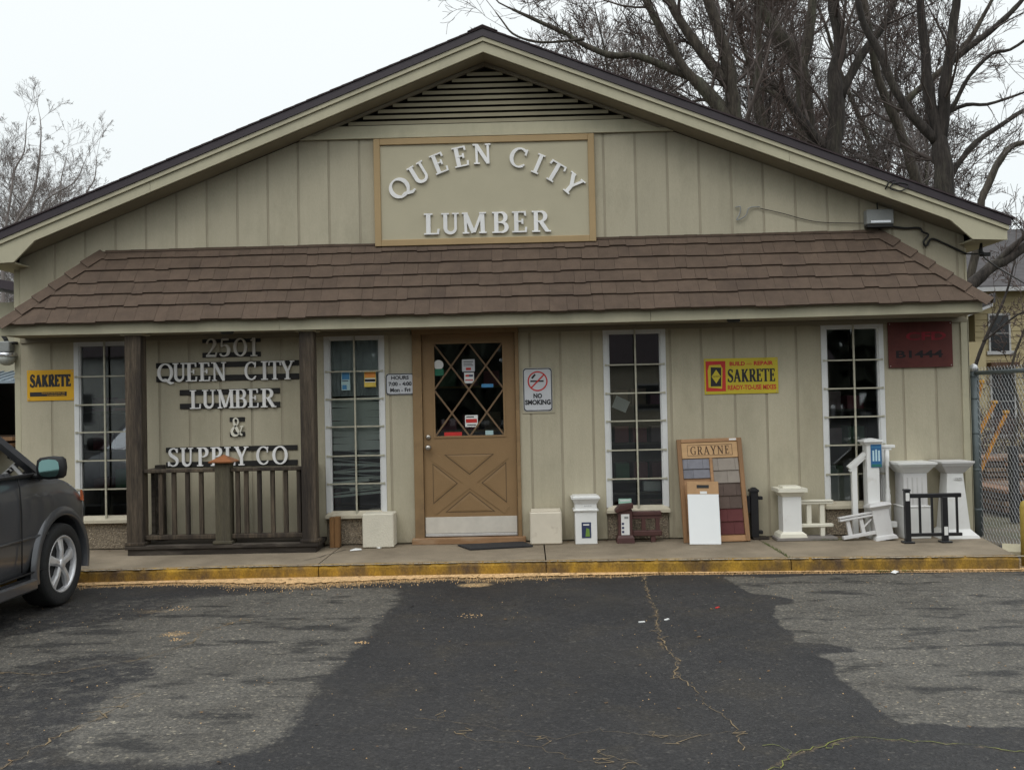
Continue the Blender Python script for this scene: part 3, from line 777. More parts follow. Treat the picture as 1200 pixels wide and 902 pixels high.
# rake fascia (front face y -.30) with the boxed eave ends
YF = -.30; XE = 5.11
for s in (-1, 1):
    X = lambda u: CX + s * u
    b = lambda u: 5.03 - .3925 * u
    ku = 4.56 if s > 0 else 4.52
    jo = 3.0 if s > 0 else 3.35
    for (u0, u1) in ((0.0, jo), (jo + .003, XE)):
        mb = MB()
        if u1 < XE: P = [(X(u0), b(u0)), (X(u1), b(u1)), (X(u1), b(u1) + .1), (X(u0), b(u0) + .1)]
        else: P = [(X(u0), b(u0)), (X(ku), b(ku)), (X(ku + .215), 3.045), (X(XE), 3.03), (X(XE), b(XE) + .1), (X(u0), b(u0) + .1)]
        mb.prism(P, YF, YF + .025); mb.build('rake_board', TRIM, B)
    mb = MB(); mb.prism([(X(0), b(0) + .104), (X(XE + .01), b(XE + .01) + .104), (X(XE + .01), b(XE + .01) + .146), (X(0), b(0) + .146)], YF - .02, YF + .03); mb.build('rake_moulding', TRIM, B)
    mb = MB(); mb.prism([(X(0), b(0) + .148), (X(XE + .03), b(XE + .03) + .148), (X(XE + .03), b(XE + .03) + .222), (X(0), b(0) + .222)], YF - .032, YF - .01); mb.build('drip_edge', BROWNMET, B)
    # roof deck slab with shingle surface
    mb = MB(); mb.prism([(X(0), b(0) + .15), (X(XE + .02), b(XE + .02) + .15), (X(XE + .02), b(XE + .02) + .224), (X(0), b(0) + .224)], YF - .009, 10.2); 
    mb.build('roof_deck', ROOFM, B)
    mb = MB(); nst = 44
    for i in range(nst):
        u0 = (XE + .06) * i / nst; u1 = (XE + .06) * (i + 1) / nst
        mb.prism([(X(u0), b(u0) + .226), (X(u1), b(u1) + .226), (X(u1), b(u1) + .244), (X(u0), b(u0) + .240)], YF - .045 + .003 * (i % 2), 10.22)
    mb.build('roof_shingles', ROOFM, B)
    # soffit under the rake and along the eave
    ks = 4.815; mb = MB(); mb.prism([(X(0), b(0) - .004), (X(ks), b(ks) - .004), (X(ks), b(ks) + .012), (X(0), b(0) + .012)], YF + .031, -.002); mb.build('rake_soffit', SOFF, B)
    xe0 = XR + .002 if s > 0 else XL - .002
    xs = sorted((xe0 - s * .06, X(XE)))
    mb = MB(); mb.prism([(X(ku), b(ku)), (X(ku + .215), 3.05), (X(XE - .002), 3.036), (X(XE - .002), b(XE) + .1), (X(ku), b(ku) + .1)], YF + .026, YF + .03)
    mb.box(min(X(ku + .215), X(XE)), max(X(ku + .215), X(XE)), YF + .03, -.002, 3.036, 3.05)
    mb.box(min(xe0, X(XE - .001)), max(xe0, X(XE - .001)), -.002, 10.1, 3.036, 3.05)
    mb.box(min(X(XE - .02), X(XE)), max(X(XE - .02), X(XE)), YF + .03, 10.1, 3.05, b(XE) + .14)
    mb.build('eave_soffit', TRIM, B)
mb = MB(); mb.prism([(CX - .15, zr(CX) + .246 - .054), (CX, zr(CX) + .256), (CX + .15, zr(CX) + .246 - .054), (CX + .15, zr(CX) + .183), (CX, zr(CX) + .240), (CX - .15, zr(CX) + .183)], YF - .05, 10.2)
mb.build('ridge_cap', ROOFM, B)

# --- window builder
def window(a, b, idx):
    f = MB()
    fw_ = .052
    f.box(a, a + fw_, -.014, .05, ZB + .052, ZT, .003); f.box(b - fw_, b, -.014, .05, ZB + .052, ZT, .003)
    f.box(a + fw_, b - fw_, -.0135, .05, ZT - .052, ZT, .003)
    # inner step
    f.box(a + fw_, a + fw_ + .012, .0, .05, ZB + .07, ZT - .052); f.box(b - fw_ - .012, b - fw_, .0, .05, ZB + .07, ZT - .052)
    w = f.build('window', WFRAME, B)
    s = MB(); s.add([(a - .004, -.05, ZB), (b + .004, -.05, ZB), (b + .004, .05, ZB), (a - .004, .05, ZB), (a - .004, -.05, ZB + .03), (b + .004, -.05, ZB + .03), (b - .03, .0, ZB + .072), (a + .03, .0, ZB + .072), (a + .03, .05, ZB + .072), (b - .03, .05, ZB + .072)],
                    [(3, 2, 1, 0), (0, 1, 5, 4), (4, 5, 6, 7), (7, 6, 9, 8), (1, 2, 9, 6, 5), (0, 4, 7, 8, 3), (2, 3, 8, 9)])
    s.build('window_sill', SILL, w)
    MB().box(a + fw_ + .006, b - fw_ - .006, .028, .031, ZB + .072, ZT - .052).build('window_pane', GLASS, w)
    cxm = (a + b) / 2 + (.005 if idx else 0)
    mb = MB().box(cxm - .0085, cxm + .0085, -.036, -.022, ZB + .03, ZT - .005); mb.build('security_bar', BAR, w)
    for k, z in enumerate([.745, 1.035, 1.325, 1.61, 1.895]):
        mb = MB(); dz = random.uniform(-.004, .004)
        mb.box(a + .018, b - .018, -.022, -.0125, z + dz - .007, z + dz + .007)
        mb.box(a + .014, a + .032, -.026, -.0145, z + dz - .011, z + dz + .011); mb.box(b - .032, b - .014, -.026, -.0145, z + dz - .011, z + dz + .011)
        mb.build('security_bar', BAR, w)
    return w
wins = [window(a, b, i) for i, (a, b) in enumerate(WIN)]

# --- door
door = MB()
# casing and header
cs = MB(); cs.box(DX0, -1.075, -.03, .06, .17, 2.29, .004); cs.box(-.125, DX1 + .005, -.03, .06, .17, 2.29, .004); cs.box(DX0, DX1 + .005, -.032, .06, 2.255, 2.305, .003)
cs.build('door_casing', CASING, B)
d0, d1, dz0, dz1 = -1.072, -.128, .19, 2.252
gx0, gx1, gz0, gz1 = -.955, -.243, 1.205, 2.16
st = MB()
st.box(d0, gx0, .01, .05, dz0, dz1); st.box(gx1, d1, .01, .05, dz0, dz1)
st.box(gx0, gx1, .011, .05, gz1, dz1); st.box(gx0, gx1, .011, .05, dz0, gz0)
dr = st.build('door', DOORM, B)
# glazing bead and lattice
bd = MB()
bd.box(gx0 - .012, gx0 + .008, .002, .02, gz0 - .012, gz1 + .012); bd.box(gx1 - .008, gx1 + .012, .002, .02, gz0 - .012, gz1 + .012)
bd.box(gx0 + .008, gx1 - .008, .003, .02, gz0 - .012, gz0 + .008); bd.box(gx0 + .008, gx1 - .008, .003, .02, gz1 - .008, gz1 + .012)
bd.build('glazing_bead', DOORM, dr)
W_, H_ = gx1 - gx0, gz1 - gz0
def PT(u, v, y): return (gx0 + W_ * u, y, gz1 - H_ * v)
for k, (p, q) in enumerate([((0, .5), (.5, 0)), ((0, 1), (1, 0)), ((.5, 1), (1, .5)), ((0, .5), (.5, 1)), ((0, 0), (1, 1)), ((.5, 0), (1, .5))]):
    yy = .012 if k < 3 else .0145
    MB().beam(PT(*p, yy), PT(*q, yy), .017, .014, up=(0, 1, 0)).build('lattice_bar', mat('lattice_paint', (.17, .105, .055), .6, .1, 9), dr)
MB().box(gx0, gx1, .024, .027, gz0, gz1).build('door_pane', GLASS, dr)
# crossbuck: dark rings painted as groove shade round raised triangles, plus cross bands
px0, px1, pz0, pz1 = -.985, -.235, .425, 1.035
def PQ(u, v, y=.0095): return (px0 + (px1 - px0) * u, y, pz0 + (pz1 - pz0) * v)
tri = [[(.16, .02), (.84, .02), (.5, .36)], [(.16, .98), (.84, .98), (.5, .64)], [(.0, .16), (.0, .84), (.34, .5)], [(1, .16), (1, .84), (.66, .5)]]
for T3 in tri:
    c = (sum(p[0] for p in T3) / 3, sum(p[1] for p in T3) / 3)
    inn = [(c[0] + (p[0] - c[0]) * .72, c[1] + (p[1] - c[1]) * .72) for p in T3]
    mb = MB()
    # flat ring coloured as the shade of a sunk groove, then a raised field
    mb.add([PQ(*p, .0085) for p in T3] + [PQ(*p, .0085) for p in [(c[0] + (p[0] - c[0]) * .93, c[1] + (p[1] - c[1]) * .93) for p in T3]], [(0, 1, 4, 3), (1, 2, 5, 4), (2, 0, 3, 5)])
    mb.build('panel_groove_shade', DOORG, dr)
    mb = MB(); o3 = [PQ(*p, .0078) for p in [(c[0] + (p[0] - c[0]) * .92, c[1] + (p[1] - c[1]) * .92) for p in T3]]; i3 = [PQ(*p, .0052) for p in inn]
    mb.add(o3 + i3, [(0, 1, 4, 3), (1, 2, 5, 4), (2, 0, 3, 5), (3, 4, 5)]); mb.build('raised_triangle', DOORM, dr)
for (p, q) in (((0, .04), (1, .96)), ((0, .96), (1, .04))):
    MB().beam(PQ(*p, .0115), PQ(*q, .0115 if p[1] < .5 else .011), .085, .012, up=(0, 1, 0)).build('cross_band', DOORM, dr)
mb = MB(); mb.box(-1.068, -.134, .0, .009, .225, .39, .002)
kp = mb.build('kick_plate', KICK, dr)
mb = MB(); mb.box(-1.068, -.134, -.012, .0095, .195, .222, .003); mb.build('door_sweep', mat('dull_aluminium', (.55, .54, .52), .5, .08, 9, metal=.3), dr)
mb = MB().lathe([(.026, .01), (.026, .002), (.012, -.002), (.011, -.03), (.026, -.036), (.030, -.052), (.022, -.066), (.004, -.07)], -1.022, 1.10, 16, 'Y'); mb.build('door_knob', KNOB, dr)
mb = MB().lathe([(.024, .01), (.024, -.006), (.018, -.014), (.004, -.015)], -1.022, 1.205, 16, 'Y'); mb.build('deadbolt', KNOB, dr)
THR = mat('threshold_wood', (.30, .17, .085), .8, .25, 6, .3, 40, c2=(.36, .27, .18), c2s=3, stretch=(.5, 2, 2))
mb = MB(); mb.box(-1.20, -.05, -.075, .08, .123, .186, .006); mb.build('threshold', THR, B)
# stickers and notices on the door glass
def notice(name, x0, x1, z0, z1, m, parent, y=.0225, extra=None):
    o = MB().box(x0, x1, y - .001, y, z0, z1).build(name, m, parent)
    for (a, b, c, d, mm) in (extra or []):
        MB().box(x0 + (x1 - x0) * a, x0 + (x1 - x0) * b, y - .0016, y - .001, z0 + (z1 - z0) * c, z0 + (z1 - z0) * d).build('printed_patch', mm, o)
    return o
GREENP = mat('print_green', (.02, .16, .09), .6); BLUEP = mat('print_blue', (.06, .22, .42), .6); ORP = mat('print_orange', (.75, .28, .06), .6); LBL = mat('print_pale_blue', (.40, .55, .55), .6); YP = mat('print_yellow', (.75, .55, .1), .6)
notice('notice', -.665, -.535, 1.865, 1.99, SIGNW, dr, extra=[(.12, .88, .78, .84, PRINTK), (.12, .8, .62, .67, PRINTK), (.12, .88, .48, .53, PRINTK), (.3, .7, .12, .32, PRINTR)])
notice('notice', -.645, -.545, 1.745, 1.855, PAPER, dr, extra=[(.12, .5, .62, .8, PRINTR), (.5, .9, .62, .8, PRINTB), (.1, .9, .25, .35, PRINTR)])
notice('notice', -.645, -.515, 1.30, 1.42, PAPER, dr, extra=[(.06, .94, .35, .68, PRINTR), (.1, .7, .8, .9, PRINTK), (.15, .85, .12, .2, PRINTK)])
notice('sticker', -.86, -.68, 1.198 + .01, 1.25, PRINTR, dr)
notice('sticker', -.44, -.36, 1.215, 1.26, LBL, dr)
mb = MB().lathe([(.05, .0225), (.05, .0215)], -.905, 1.94, 18, 'Y'); mb.build('sticker', PAPER, dr)
mb = MB().box(-.945, -.855, .0212, .0222, 1.83, 1.90); mb.build('sticker', GREENP, dr)
notice('sticker', -.47, -.35, 1.70, 1.735, BLUEP, dr)
# things on window 2
notice('sticker', -1.905, -1.815, 1.70, 1.885, LBL, wins[1], extra=[(.08, .92, .6, .98, BLUEP), (.1, .6, .05, .3, BLUEP), (.1, .8, .5, .55, PRINTB)])
notice('sticker', -1.67, -1.55, 1.73, 1.885, YP, wins[1], extra=[(.05, .95, .62, .97, ORP), (.05, .95, .30, .58, PAPER), (.05, .95, .36, .5, PRINTB), (.05, .95, .03, .24, YP)])
# window 3 stickers
GRP = mat('print_pale_green', (.35, .55, .45), .6)
notice('sticker', .90, 1.03, .475, .54, GRP, wins[2], extra=[(.1, .9, .6, .8, PAPER)])

# ================================================================== CANOPY
C = thing('entrance_canopy', 'brown shingled pent roof canopy running across the front wall', 'canopy')
AL, BL = (-4.36, 0, 3.175), (-5.09, -.53, 2.425)
AR, BR = (3.60, 0, 3.195), (4.40, -.53, 2.44)
def lerp(a, b, t): return tuple(a[i] + (b[i] - a[i]) * t for i in range(3))
def CP(u, t): return lerp(lerp(AL, BL, t), lerp(AR, BR, t), u)
nrm = Vector((0, -.76, .53)).normalized()
def off(p, d): q = Vector(p) + nrm * d; return (q.x, q.y, q.z)
# deck
mb = MB(); P = [CP(0, -.0), CP(1, 0), CP(1, 1.0), CP(0, 1.0)]
mb.hull([off(p, .0) for p in P], [off(p, -.02) for p in P]); mb.build('canopy_deck', ROOFM, C)
# front face shingle tabs: six courses
edges = [0.0, .115, .29, .465, .64, .815, 1.0]
tabs = 0
shm = MB()
for r in range(6):
    t0 = max(0, edges[r] - .02); t1 = edges[r + 1] + (.012 if r < 5 else .045)
    xl0, xr0 = CP(0, t1)[0], CP(1, t1)[0]; Wd = xr0 - xl0
    x = 0; ws = []
    while x < Wd - .05:
        w = random.choice([.11, .14, .17, .2, .23]); 
        if Wd - x - w < .08: w = Wd - x
        ws.append((x, w)); x += w
    lev = 0
    for (x, w) in ws:
        u0 = (x + .0012) / Wd; u1 = (x + w - .0012) / Wd
        drop = random.choice([0, 0, .005, .009, .014]) ; th = random.uniform(.015, .020)
        def pt(u, t, d):
            xx = CP(0, t1)[0] + Wd * u
            p = CP(.5, t); zl = CP((xx - CP(0, t)[0]) / (CP(1, t)[0] - CP(0, t)[0]), t)
            return off((min(max(xx, CP(0, t)[0]), CP(1, t)[0]), zl[1], zl[2]), d)
        tb = t1 + drop / .93
        mb = MB(); base = .003 + (.0 if r else 0)
        mb.hull([pt(u0, t0, base + .004), pt(u0, tb, base + th + .006), pt(u1, tb, base + th + .006), pt(u1, t0, base + .004)],
                [pt(u0, t0, base - .002), pt(u0, tb, base + .004), pt(u1, tb, base + .004), pt(u1, t0, base - .002)])
        if tabs < 300: mb.build('shingle', SHIN, C)
        else: shm.add(mb.v, mb.f)
        tabs += 1
if shm.v: tag(shm.build('shingle_field', SHIN, C), kind='stuff')
# side slopes
for s, A_, B_ in ((-1, AL, BL), (1, AR, BR)):
    Cc = (B_[0], 0, B_[2]); n3 = Vector((s * .7, 0, .7))
    mb = MB()
    for i in range(6):
        t0, t1 = i / 6, (i + 1) / 6 + .02
        p = [lerp(A_, B_, t0), lerp(A_, B_, t1), lerp(A_, Cc, t1), lerp(A_, Cc, t0)]
        o_ = lambda q, d: (q[0] + n3.x * d, q[1] - .002, q[2] + n3.z * d)
        T_ = [o_(p[0], .004), o_(p[1], .016), o_(p[2], .016), o_(p[3], .004)]; B2 = [o_(q, -.01) for q in p]
        mb.hull(T_, B2)
    tag(mb.build('side_slope_shingles', SHIN, C), kind='stuff')
    # hip caps: bent two-wing pieces, overlapping up the hip
    hd = (Vector(B_) - Vector(A_)); Lh = hd.length; hd.normalize()
    nf = nrm; wf_ = hd.cross(nf).normalized(); 
    if wf_.x * s > 0: wf_ = -wf_             # wing on the front slope points inward
    ns = Vector((s * (.75), 0, .80)).normalized()
    ws_ = hd.cross(ns).normalized()
    if ws_.y < 0: ws_ = -ws_
    nh = (nf + ns).normalized(); nC = 6
    for i in range(nC):
        a0 = Lh * i / nC - .01; a1 = Lh * (i + 1) / nC + .03 + (.03 if i == nC - 1 else 0)
        pts = []
        for a_, d in ((a0, .012), (a1, .030)):
            c0 = Vector(A_) + hd * a_
            for lift in (0, .008):
                pts += [tuple(c0 + wf_ * .105 + nf * (d + lift)), tuple(c0 + nh * (d + lift + .006)), tuple(c0 + ws_ * .10 + ns * (d + lift))]
        mb = MB().add(pts, [(0, 1, 7, 6), (1, 2, 8, 7), (3, 9, 10, 4), (4, 10, 11, 5), (6, 7, 10, 9), (7, 8, 11, 10), (0, 3, 4, 1), (1, 4, 5, 2), (0, 6, 9, 3), (2, 5, 11, 8)])
        mb.build('hip_cap', SHIN, C)
# flashing line at the wall
mb = MB()
for i in range(60):
    x = -4.3 + 7.9 * i / 60; mb.box(x, x + .13, -.03, -.002, 3.163 + .00250 * (x + 4.3) , 3.185 + .0025 * (x + 4.3) + random.uniform(0, .006))
mb.build('top_flashing', SHIN, C)
# fascia with a slight sag towards the middle, returns and soffit
def fz(x): return 2.303 - .014 * math.cos((x + .4) / 4.8 * PI / 2) + .0015 * (x + .4)
for a, b in ((-5.15, -2.4), (-2.397, 1.2), (1.203, 4.38)):
    mb = MB(); n = 12
    for i in range(n):
        x0 = a + (b - a) * i / n; x1 = a + (b - a) * (i + 1) / n
        vs = [(x0, -.5, fz(x0)), (x1, -.5, fz(x1)), (x1, -.48, fz(x1)), (x0, -.48, fz(x0)), (x0, -.5, fz(x0) + .125), (x1, -.5, fz(x1) + .125), (x1, -.48, fz(x1) + .125), (x0, -.48, fz(x0) + .125)]
        mb.add(vs, [(3, 2, 1, 0), (4, 5, 6, 7), (0, 1, 5, 4), (2, 3, 7, 6)] + ([(0, 4, 7, 3)] if i == 0 else []) + ([(1, 2, 6, 5)] if i == n - 1 else []))
    mb.build('fascia_board', TRIM, C)
mb = MB(); mb.box(4.36, 4.38, -.479, -.001, 2.308, 2.43); mb.box(-5.15, -5.13, -.479, -.001, 2.30, 2.42); mb.build('fascia_return', TRIM, C)
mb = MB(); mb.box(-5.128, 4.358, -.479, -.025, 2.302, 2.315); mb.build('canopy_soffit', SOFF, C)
for x in (-2.94, 2.02):
    mb = MB().lathe([(.065, .0), (.065, -.015), (.05, -.03), (.02, -.034)], 0, 0, 16, 'Z')
    o = mb.build('soffit_light', WIRE, None, (x, -.40, 2.302))
    tag(o, 'small round dark soffit light above the house number' if x < 0 else 'small round dark soffit light above the yellow sack sign', 'light', 'soffit lights under the canopy')
# canopy posts, each standing on the platform
def post(x0, x1, z1, label, m):
    t = thing('canopy_post', label, 'post', ((x0 + x1) / 2, -.36, .222), group='canopy posts')
    h = (x1 - x0) / 2
    MB().box(-h, h, -.072, .072, .0, z1 - .222, .006).build('shaft', m, t)
    MB().box(-h - .02, h + .02, -.085, .085, .0, .03, .004).build('base_trim', m, t)
    MB().box(-h - .035, h + .035, -.095, .085, z1 - .222 - .025, z1 - .222, .003).build('top_trim', TRIM, t)
post(-3.945, -3.785, 2.30, 'weathered brown timber canopy post beside the left window', WOODW)
post(-2.225, -2.085, 2.30, 'dark timber canopy post beside the window with the blinds', WOODW)
# platform
t = thing('timber_platform', 'low dark timber platform under the wooden railing', 'platform', (-3.0, 0, .12))
for k in range(4):
    y0 = -.44 + k * .105
    MB().box(-.965, .93, y0, y0 + .1, .06, .1, .005).build('deck_board', WOODD, t)
MB().box(-.94, .905, -.425, -.39, .0, .058).build('skirt_board', WOODD, t)
MB().box(.87, .905, -.388, -.03, .0, .058).build('skirt_board', WOODD, t)
# railing
t = thing('porch_railing', 'weathered wooden railing with copper capped newel between the canopy posts', 'railing', (-3.0, -.36, .222))
nw = MB().box(-.075, .07, -.07, .07, 0, .79, .006).build('newel_post', WOODG, t)
MB().box(-.10, .09, -.085, .085, 0, .028, .004).build('newel_base', WOODG, nw)
mb = MB(); mb.frustum(-.003, 0, .79, .80, .115, .115, .12, .12); mb.frustum(-.003, 0, .801, .865, .118, .118, .004, .004); mb.build('newel_cap', COPPER, nw)
for (xa, xb) in ((-.785, -.077), (.072, .775)):
    MB().box(xa, xb, -.045, .045, .70, .735, .006).build('top_rail', WOODW, t)
    MB().box(xa, xb, -.032, .032, .045, .09, .006).build('bottom_rail', WOODW, t)
for x in (-.63, -.50, -.365, -.23, .13, .215, .345, .475, .605, .735):
    MB().box(x - .02, x + .02, -.02, .02, .091, .699, .003).build('baluster', WOODW, t)
for x in (-.785 + .035, .80):       # returns to the wall
    MB().box(x - .035, x + .035, .05, .335, .70, .735, .006).build('side_top_rail', WOODD, t)
    MB().box(x - .025, x + .025, .05, .335, .045, .09, .006).build('side_bottom_rail', WOODD, t)
    MB().box(x - .045, x + .045, .26, .335, .0, .76, .006).build('wall_post', WOODD, t)
    MB().box(x - .018, x + .018, .10, .136, .091, .699).build('baluster', WOODD, t)
    MB().box(x - .018, x + .018, .185, .221, .091, .699).build('baluster', WOODD, t)

# ================================================================== SIGNS
# gable sign
S = thing('gable_sign', 'framed sign reading QUEEN CITY LUMBER in white serif letters on the gable', 'sign', (-1.52, -.04, 3.155))
w_, h_ = 2.25, 1.10; fb = .065
MB().box(fb, w_ - fb, .0, .035, fb, h_ - fb).build('sign_panel', SIGNB, S)
MB().box(0, fb, -.02, .036, 0, h_, .004).build('frame_board', TANF, S); MB().box(w_ - fb, w_, -.02, .036, 0, h_, .004).build('frame_board', TANF, S)
MB().box(fb, w_ - fb, -.019, .036, 0, fb, .004).build('frame_board', TANF, S); MB().box(fb, w_ - fb, -.019, .036, h_ - fb, h_, .004).build('frame_board', TANF, S)
Rr, cxs, czs = 1.335, -.385 + 1.52, 2.738 - 3.155
for ch, th, w in zip('QUEENCITY', [-41, -30.2, -20.5, -10.7, -1, 15.1, 24, 32, 41.5], [.22, .195, .155, .16, .19, .19, .09, .175, .18]):
    a = R(th); g = letter_mesh(ch, w, .205, .022, T=.175, t=.085, s=.07)
    g.v = [(x - w / 2, y, z - .1025) for x, y, z in g.v]
    g.build('letter', WHITEL, S, (cxs + Rr * math.sin(a), -.001, czs + Rr * math.cos(a)), (0, a, 0))
for ch, x, w in zip('LUMBER', [505.5, 527.5, 555.5, 585.5, 608, 632.5], [.165, .19, .25, .175, .165, .19]):
    g = letter_mesh(ch, w, .215, .022, T=.175, t=.085, s=.07)
    g.build('letter', WHITEL, S, ((x - 439.5) / 114.3 - w / 2, -.001, 3.37 - 3.155 - .1075))
# wall lettering on black strips
def wallsign(label, text, letters, strips, loc, m, h):
    t = thing('wall_lettering', label, 'sign', loc, group=None)
    for (a, b, c, d) in strips: MB().box(a - loc[0], b - loc[0], 0, .012, c - loc[2], d - loc[2], .002).build('backing_strip', BLACKB, t)
    for ch, xc, w, z in letters:
        g = letter_mesh(ch, w, h, .016, T=.17, t=.07, s=.06); g.build('letter', m, t, (xc - w / 2 - loc[0], -.001, z - h / 2 - loc[2]))
    return t
YS = -.016
wallsign('house number 2501 in grey serif digits above the wall lettering', '2501', [('2', -3.225, .12, 2.165), ('5', -3.085, .12, 2.165), ('0', -2.925, .145, 2.163), ('1', -2.785, .085, 2.163)],
         [(-3.32, -2.72, 2.215, 2.268), (-3.32, -2.72, 2.065, 2.115)], (-3.32, YS, 2.06), WHITED, .19)
q = [('Q', -3.70, .165), ('U', -3.555, .145), ('E', -3.43, .125), ('E', -3.295, .125), ('N', -3.145, .155), ('C', -2.82, .135), ('I', -2.68, .08), ('T', -2.575, .13), ('Y', -2.445, .14)]
wallsign('white QUEEN CITY lettering on black strips, above the wooden railing', 'QUEEN CITY', [(c, x, w, 1.92) for c, x, w in q], [(-3.80, -2.33, 1.965, 2.02), (-3.80, -2.33, 1.825, 1.885)], (-3.80, YS, 1.82), WHITEL, .19)
q = [('L', -3.395, .12), ('U', -3.255, .145), ('M', -3.08, .175), ('B', -2.93, .13), ('E', -2.80, .12), ('R', -2.65, .155)]
wallsign('white LUMBER lettering on black strips, middle line of the wall sign', 'LUMBER', [(c, x, w, 1.64) for c, x, w in q], [(-3.56, -2.53, 1.685, 1.74), (-3.56, -2.53, 1.545, 1.60)], (-3.56, YS, 1.54), WHITEL, .19)
wallsign('white ampersand on a black backing below the word LUMBER', '&', [('&', -2.97, .14, 1.352)], [(-3.05, -2.895, 1.405, 1.45), (-3.05, -2.895, 1.255, 1.30)], (-3.05, YS, 1.25), PVCC, .19)
q = [('S', -3.63, .115), ('U', -3.49, .14), ('P', -3.33, .12), ('P', -3.19, .12), ('L', -3.05, .12), ('Y', -2.93, .14), ('C', -2.71, .14), ('O', -2.535, .16)]
wallsign('white SUPPLY CO lettering on black strips, lowest line behind the copper cap', 'SUPPLY CO', [(c, x, w, 1.055) for c, x, w in q], [(-3.71, -2.36, 1.105, 1.155), (-3.71, -2.36, .95, 1.005)], (-3.71, YS, .95), WHITEL, .19)
# SAKRETE left
t = thing('wall_sign', 'small plain yellow SAKRETE sign left of the first window', 'sign', (-5.135, -.012, 1.66))
MB().box(0, .487, 0, .008, 0, .315, .002).build('sign_panel', YEL, t)
serif_line('SAKRETE', .42, .125, .001, .243, .205, -.0002, T=.34, t=.18, s=.15, gap=.02).build('lettering', PRINTK, t)
mb = MB().box(.03, .41, -.0012, -.0002, .045, .09); mb.build('printed_bar', PRINTK, t)
sans('TRUSTED BY THE PROS SINCE 1936', .24, .014, .001, .27, .078, -.0014).build('small_lettering', YEL, t)
sans('CONCRETE MIX', .18, .012, .001, .30, .056, -.0014).build('small_lettering', YEL, t)
# SAKRETE right
t = thing('wall_sign', 'long yellow BUILD AND REPAIR SAKRETE sign with red sack panel', 'sign', (1.795, -.012, 1.578))
MB().box(0, .745, 0, .008, 0, .362, .002).build('sign_panel', YEL2, t)
MB().box(.015, .215, -.0012, -.0002, .03, .335).build('red_patch', PRINTR, t)
MB().prism([(.04, .07), (.175, .055), (.185, .26), (.165, .30), (.05, .295), (.035, .24)], -.0022, -.0014).build('sack_emblem', YEL2, t)
MB().prism([(.062, .08), (.168, .08), (.172, .27), (.066, .275)], -.003, -.0024).build('sack_emblem', PRINTK, t)
MB().prism([(.118, .11), (.165, .18), (.120, .25), (.072, .18)], -.0038, -.0032).build('sack_emblem', YEL2, t)
sans('SAKRETE', .075, .018, .0006, .119, .18, -.0040).build('small_lettering', PRINTK, t)
sans('BUILD', .155, .042, .001, .335, .305, -.0002, .04).build('lettering', PRINTR, t)
sans('AND', .055, .018, .001, .455, .30, -.0002).build('lettering', PRINTR, t)
sans('REPAIR', .195, .042, .001, .60, .307, -.0002, .04).build('lettering', PRINTR, t)
serif_line('SAKRETE', .48, .13, .001, .475, .185, -.0002, T=.24, t=.12, s=.09, gap=.02).build('lettering', PRINTK, t)
sans('READY-TO-USE MIXES', .49, .050, .001, .478, .065, -.0002, .035).build('lettering', PRINTR, t)
# HOURS
def rsign(label, loc, w, h, m=SIGNW):
    t = thing('wall_sign', label, 'sign', loc)
    r = .03
    P = []
    for cx_, cz_, a0 in ((w - r, h - r, 0), (r, h - r, 90), (r, r, 180), (w - r, r, 270)):
        for k in range(5): P.append((cx_ + r * math.cos(R(a0 + k * 22.5)), cz_ + r * math.sin(R(a0 + k * 22.5))))
    MB().prism(P, 0, .004).build('sign_panel', m, t)
    n = len(P); ins = [((x - w / 2) * (1 - .012 / w * 2) + w / 2, (z - h / 2) * (1 - .012 / h * 2) + h / 2) for x, z in P]; ins2 = [((x - w / 2) * (1 - .03 / w) + w / 2 - 0, (z - h / 2) * (1 - .03 / h) + h / 2) for x, z in P]
    k1 = [((x - w / 2) * .985 + w / 2, (z - h / 2) * .985 + h / 2) for x, z in P]; k2 = [((x - w / 2) * (.985 - .018 / w) + w / 2, (z - h / 2) * (.985 - .018 / h) + h / 2) for x, z in P]
    MB().add([(x, -.0008, z) for x, z in k1] + [(x, -.0008, z) for x, z in k2], [(i, (i + 1) % n, (i + 1) % n + n, i + n) for i in range(n)]).build('printed_border', PRINTK, t)
    return t
t = rsign('small white HOURS 7:00 - 4:00 Mon - Fri sign beside the door', (-1.445, -.014, 1.642), .295, .218)
sans('HOURS', .18, .038, .001, .147, .175, -.001, .035).build('lettering', PRINTK, t)
sans('7:00 - 4:00', .235, .042, .001, .147, .112, -.001, .035).build('lettering', PRINTK, t)
sans('Mon - Fri', .205, .042, .001, .147, .050, -.001, .035).build('lettering', PRINTK, t)
# NO SMOKING with a backing plate
t = rsign('white NO SMOKING sign with red barred circle right of the door', (-.045, -.016, 1.445), .295, .44)
MB().box(-.012, .315, .005, .011, -.02, .45).build('backing_plate', SID, t)
mb = MB(); n = 30
mb.add([(.148 + r * math.cos(2 * PI * i / n), -.0014, .305 + r * math.sin(2 * PI * i / n)) for r in (.102, .088) for i in range(n)], [(i, (i + 1) % n, (i + 1) % n + n, i + n) for i in range(n)]).build('red_ring', PRINTR, t)
MB().beam((.083, -.0022, .240), (.213, -.0022, .370), .014, .0004, up=(0, 1, 0)).build('red_bar', PRINTR, t)
MB().box(.075, .21, -.0014, -.001, .298, .314).build('cigarette_mark', PRINTK, t)
MB().beam((.09, -.0014, .335), (.125, -.0014, .375), .02, .0004, up=(0, 1, 0)).build('smoke_mark', PRINTK, t)
sans('NO', .088, .050, .001, .147, .157, -.001, .045).build('lettering', PRINTK, t)
sans('SMOKING', .26, .052, .001, .147, .092, -.001, .045).build('lettering', PRINTK, t)
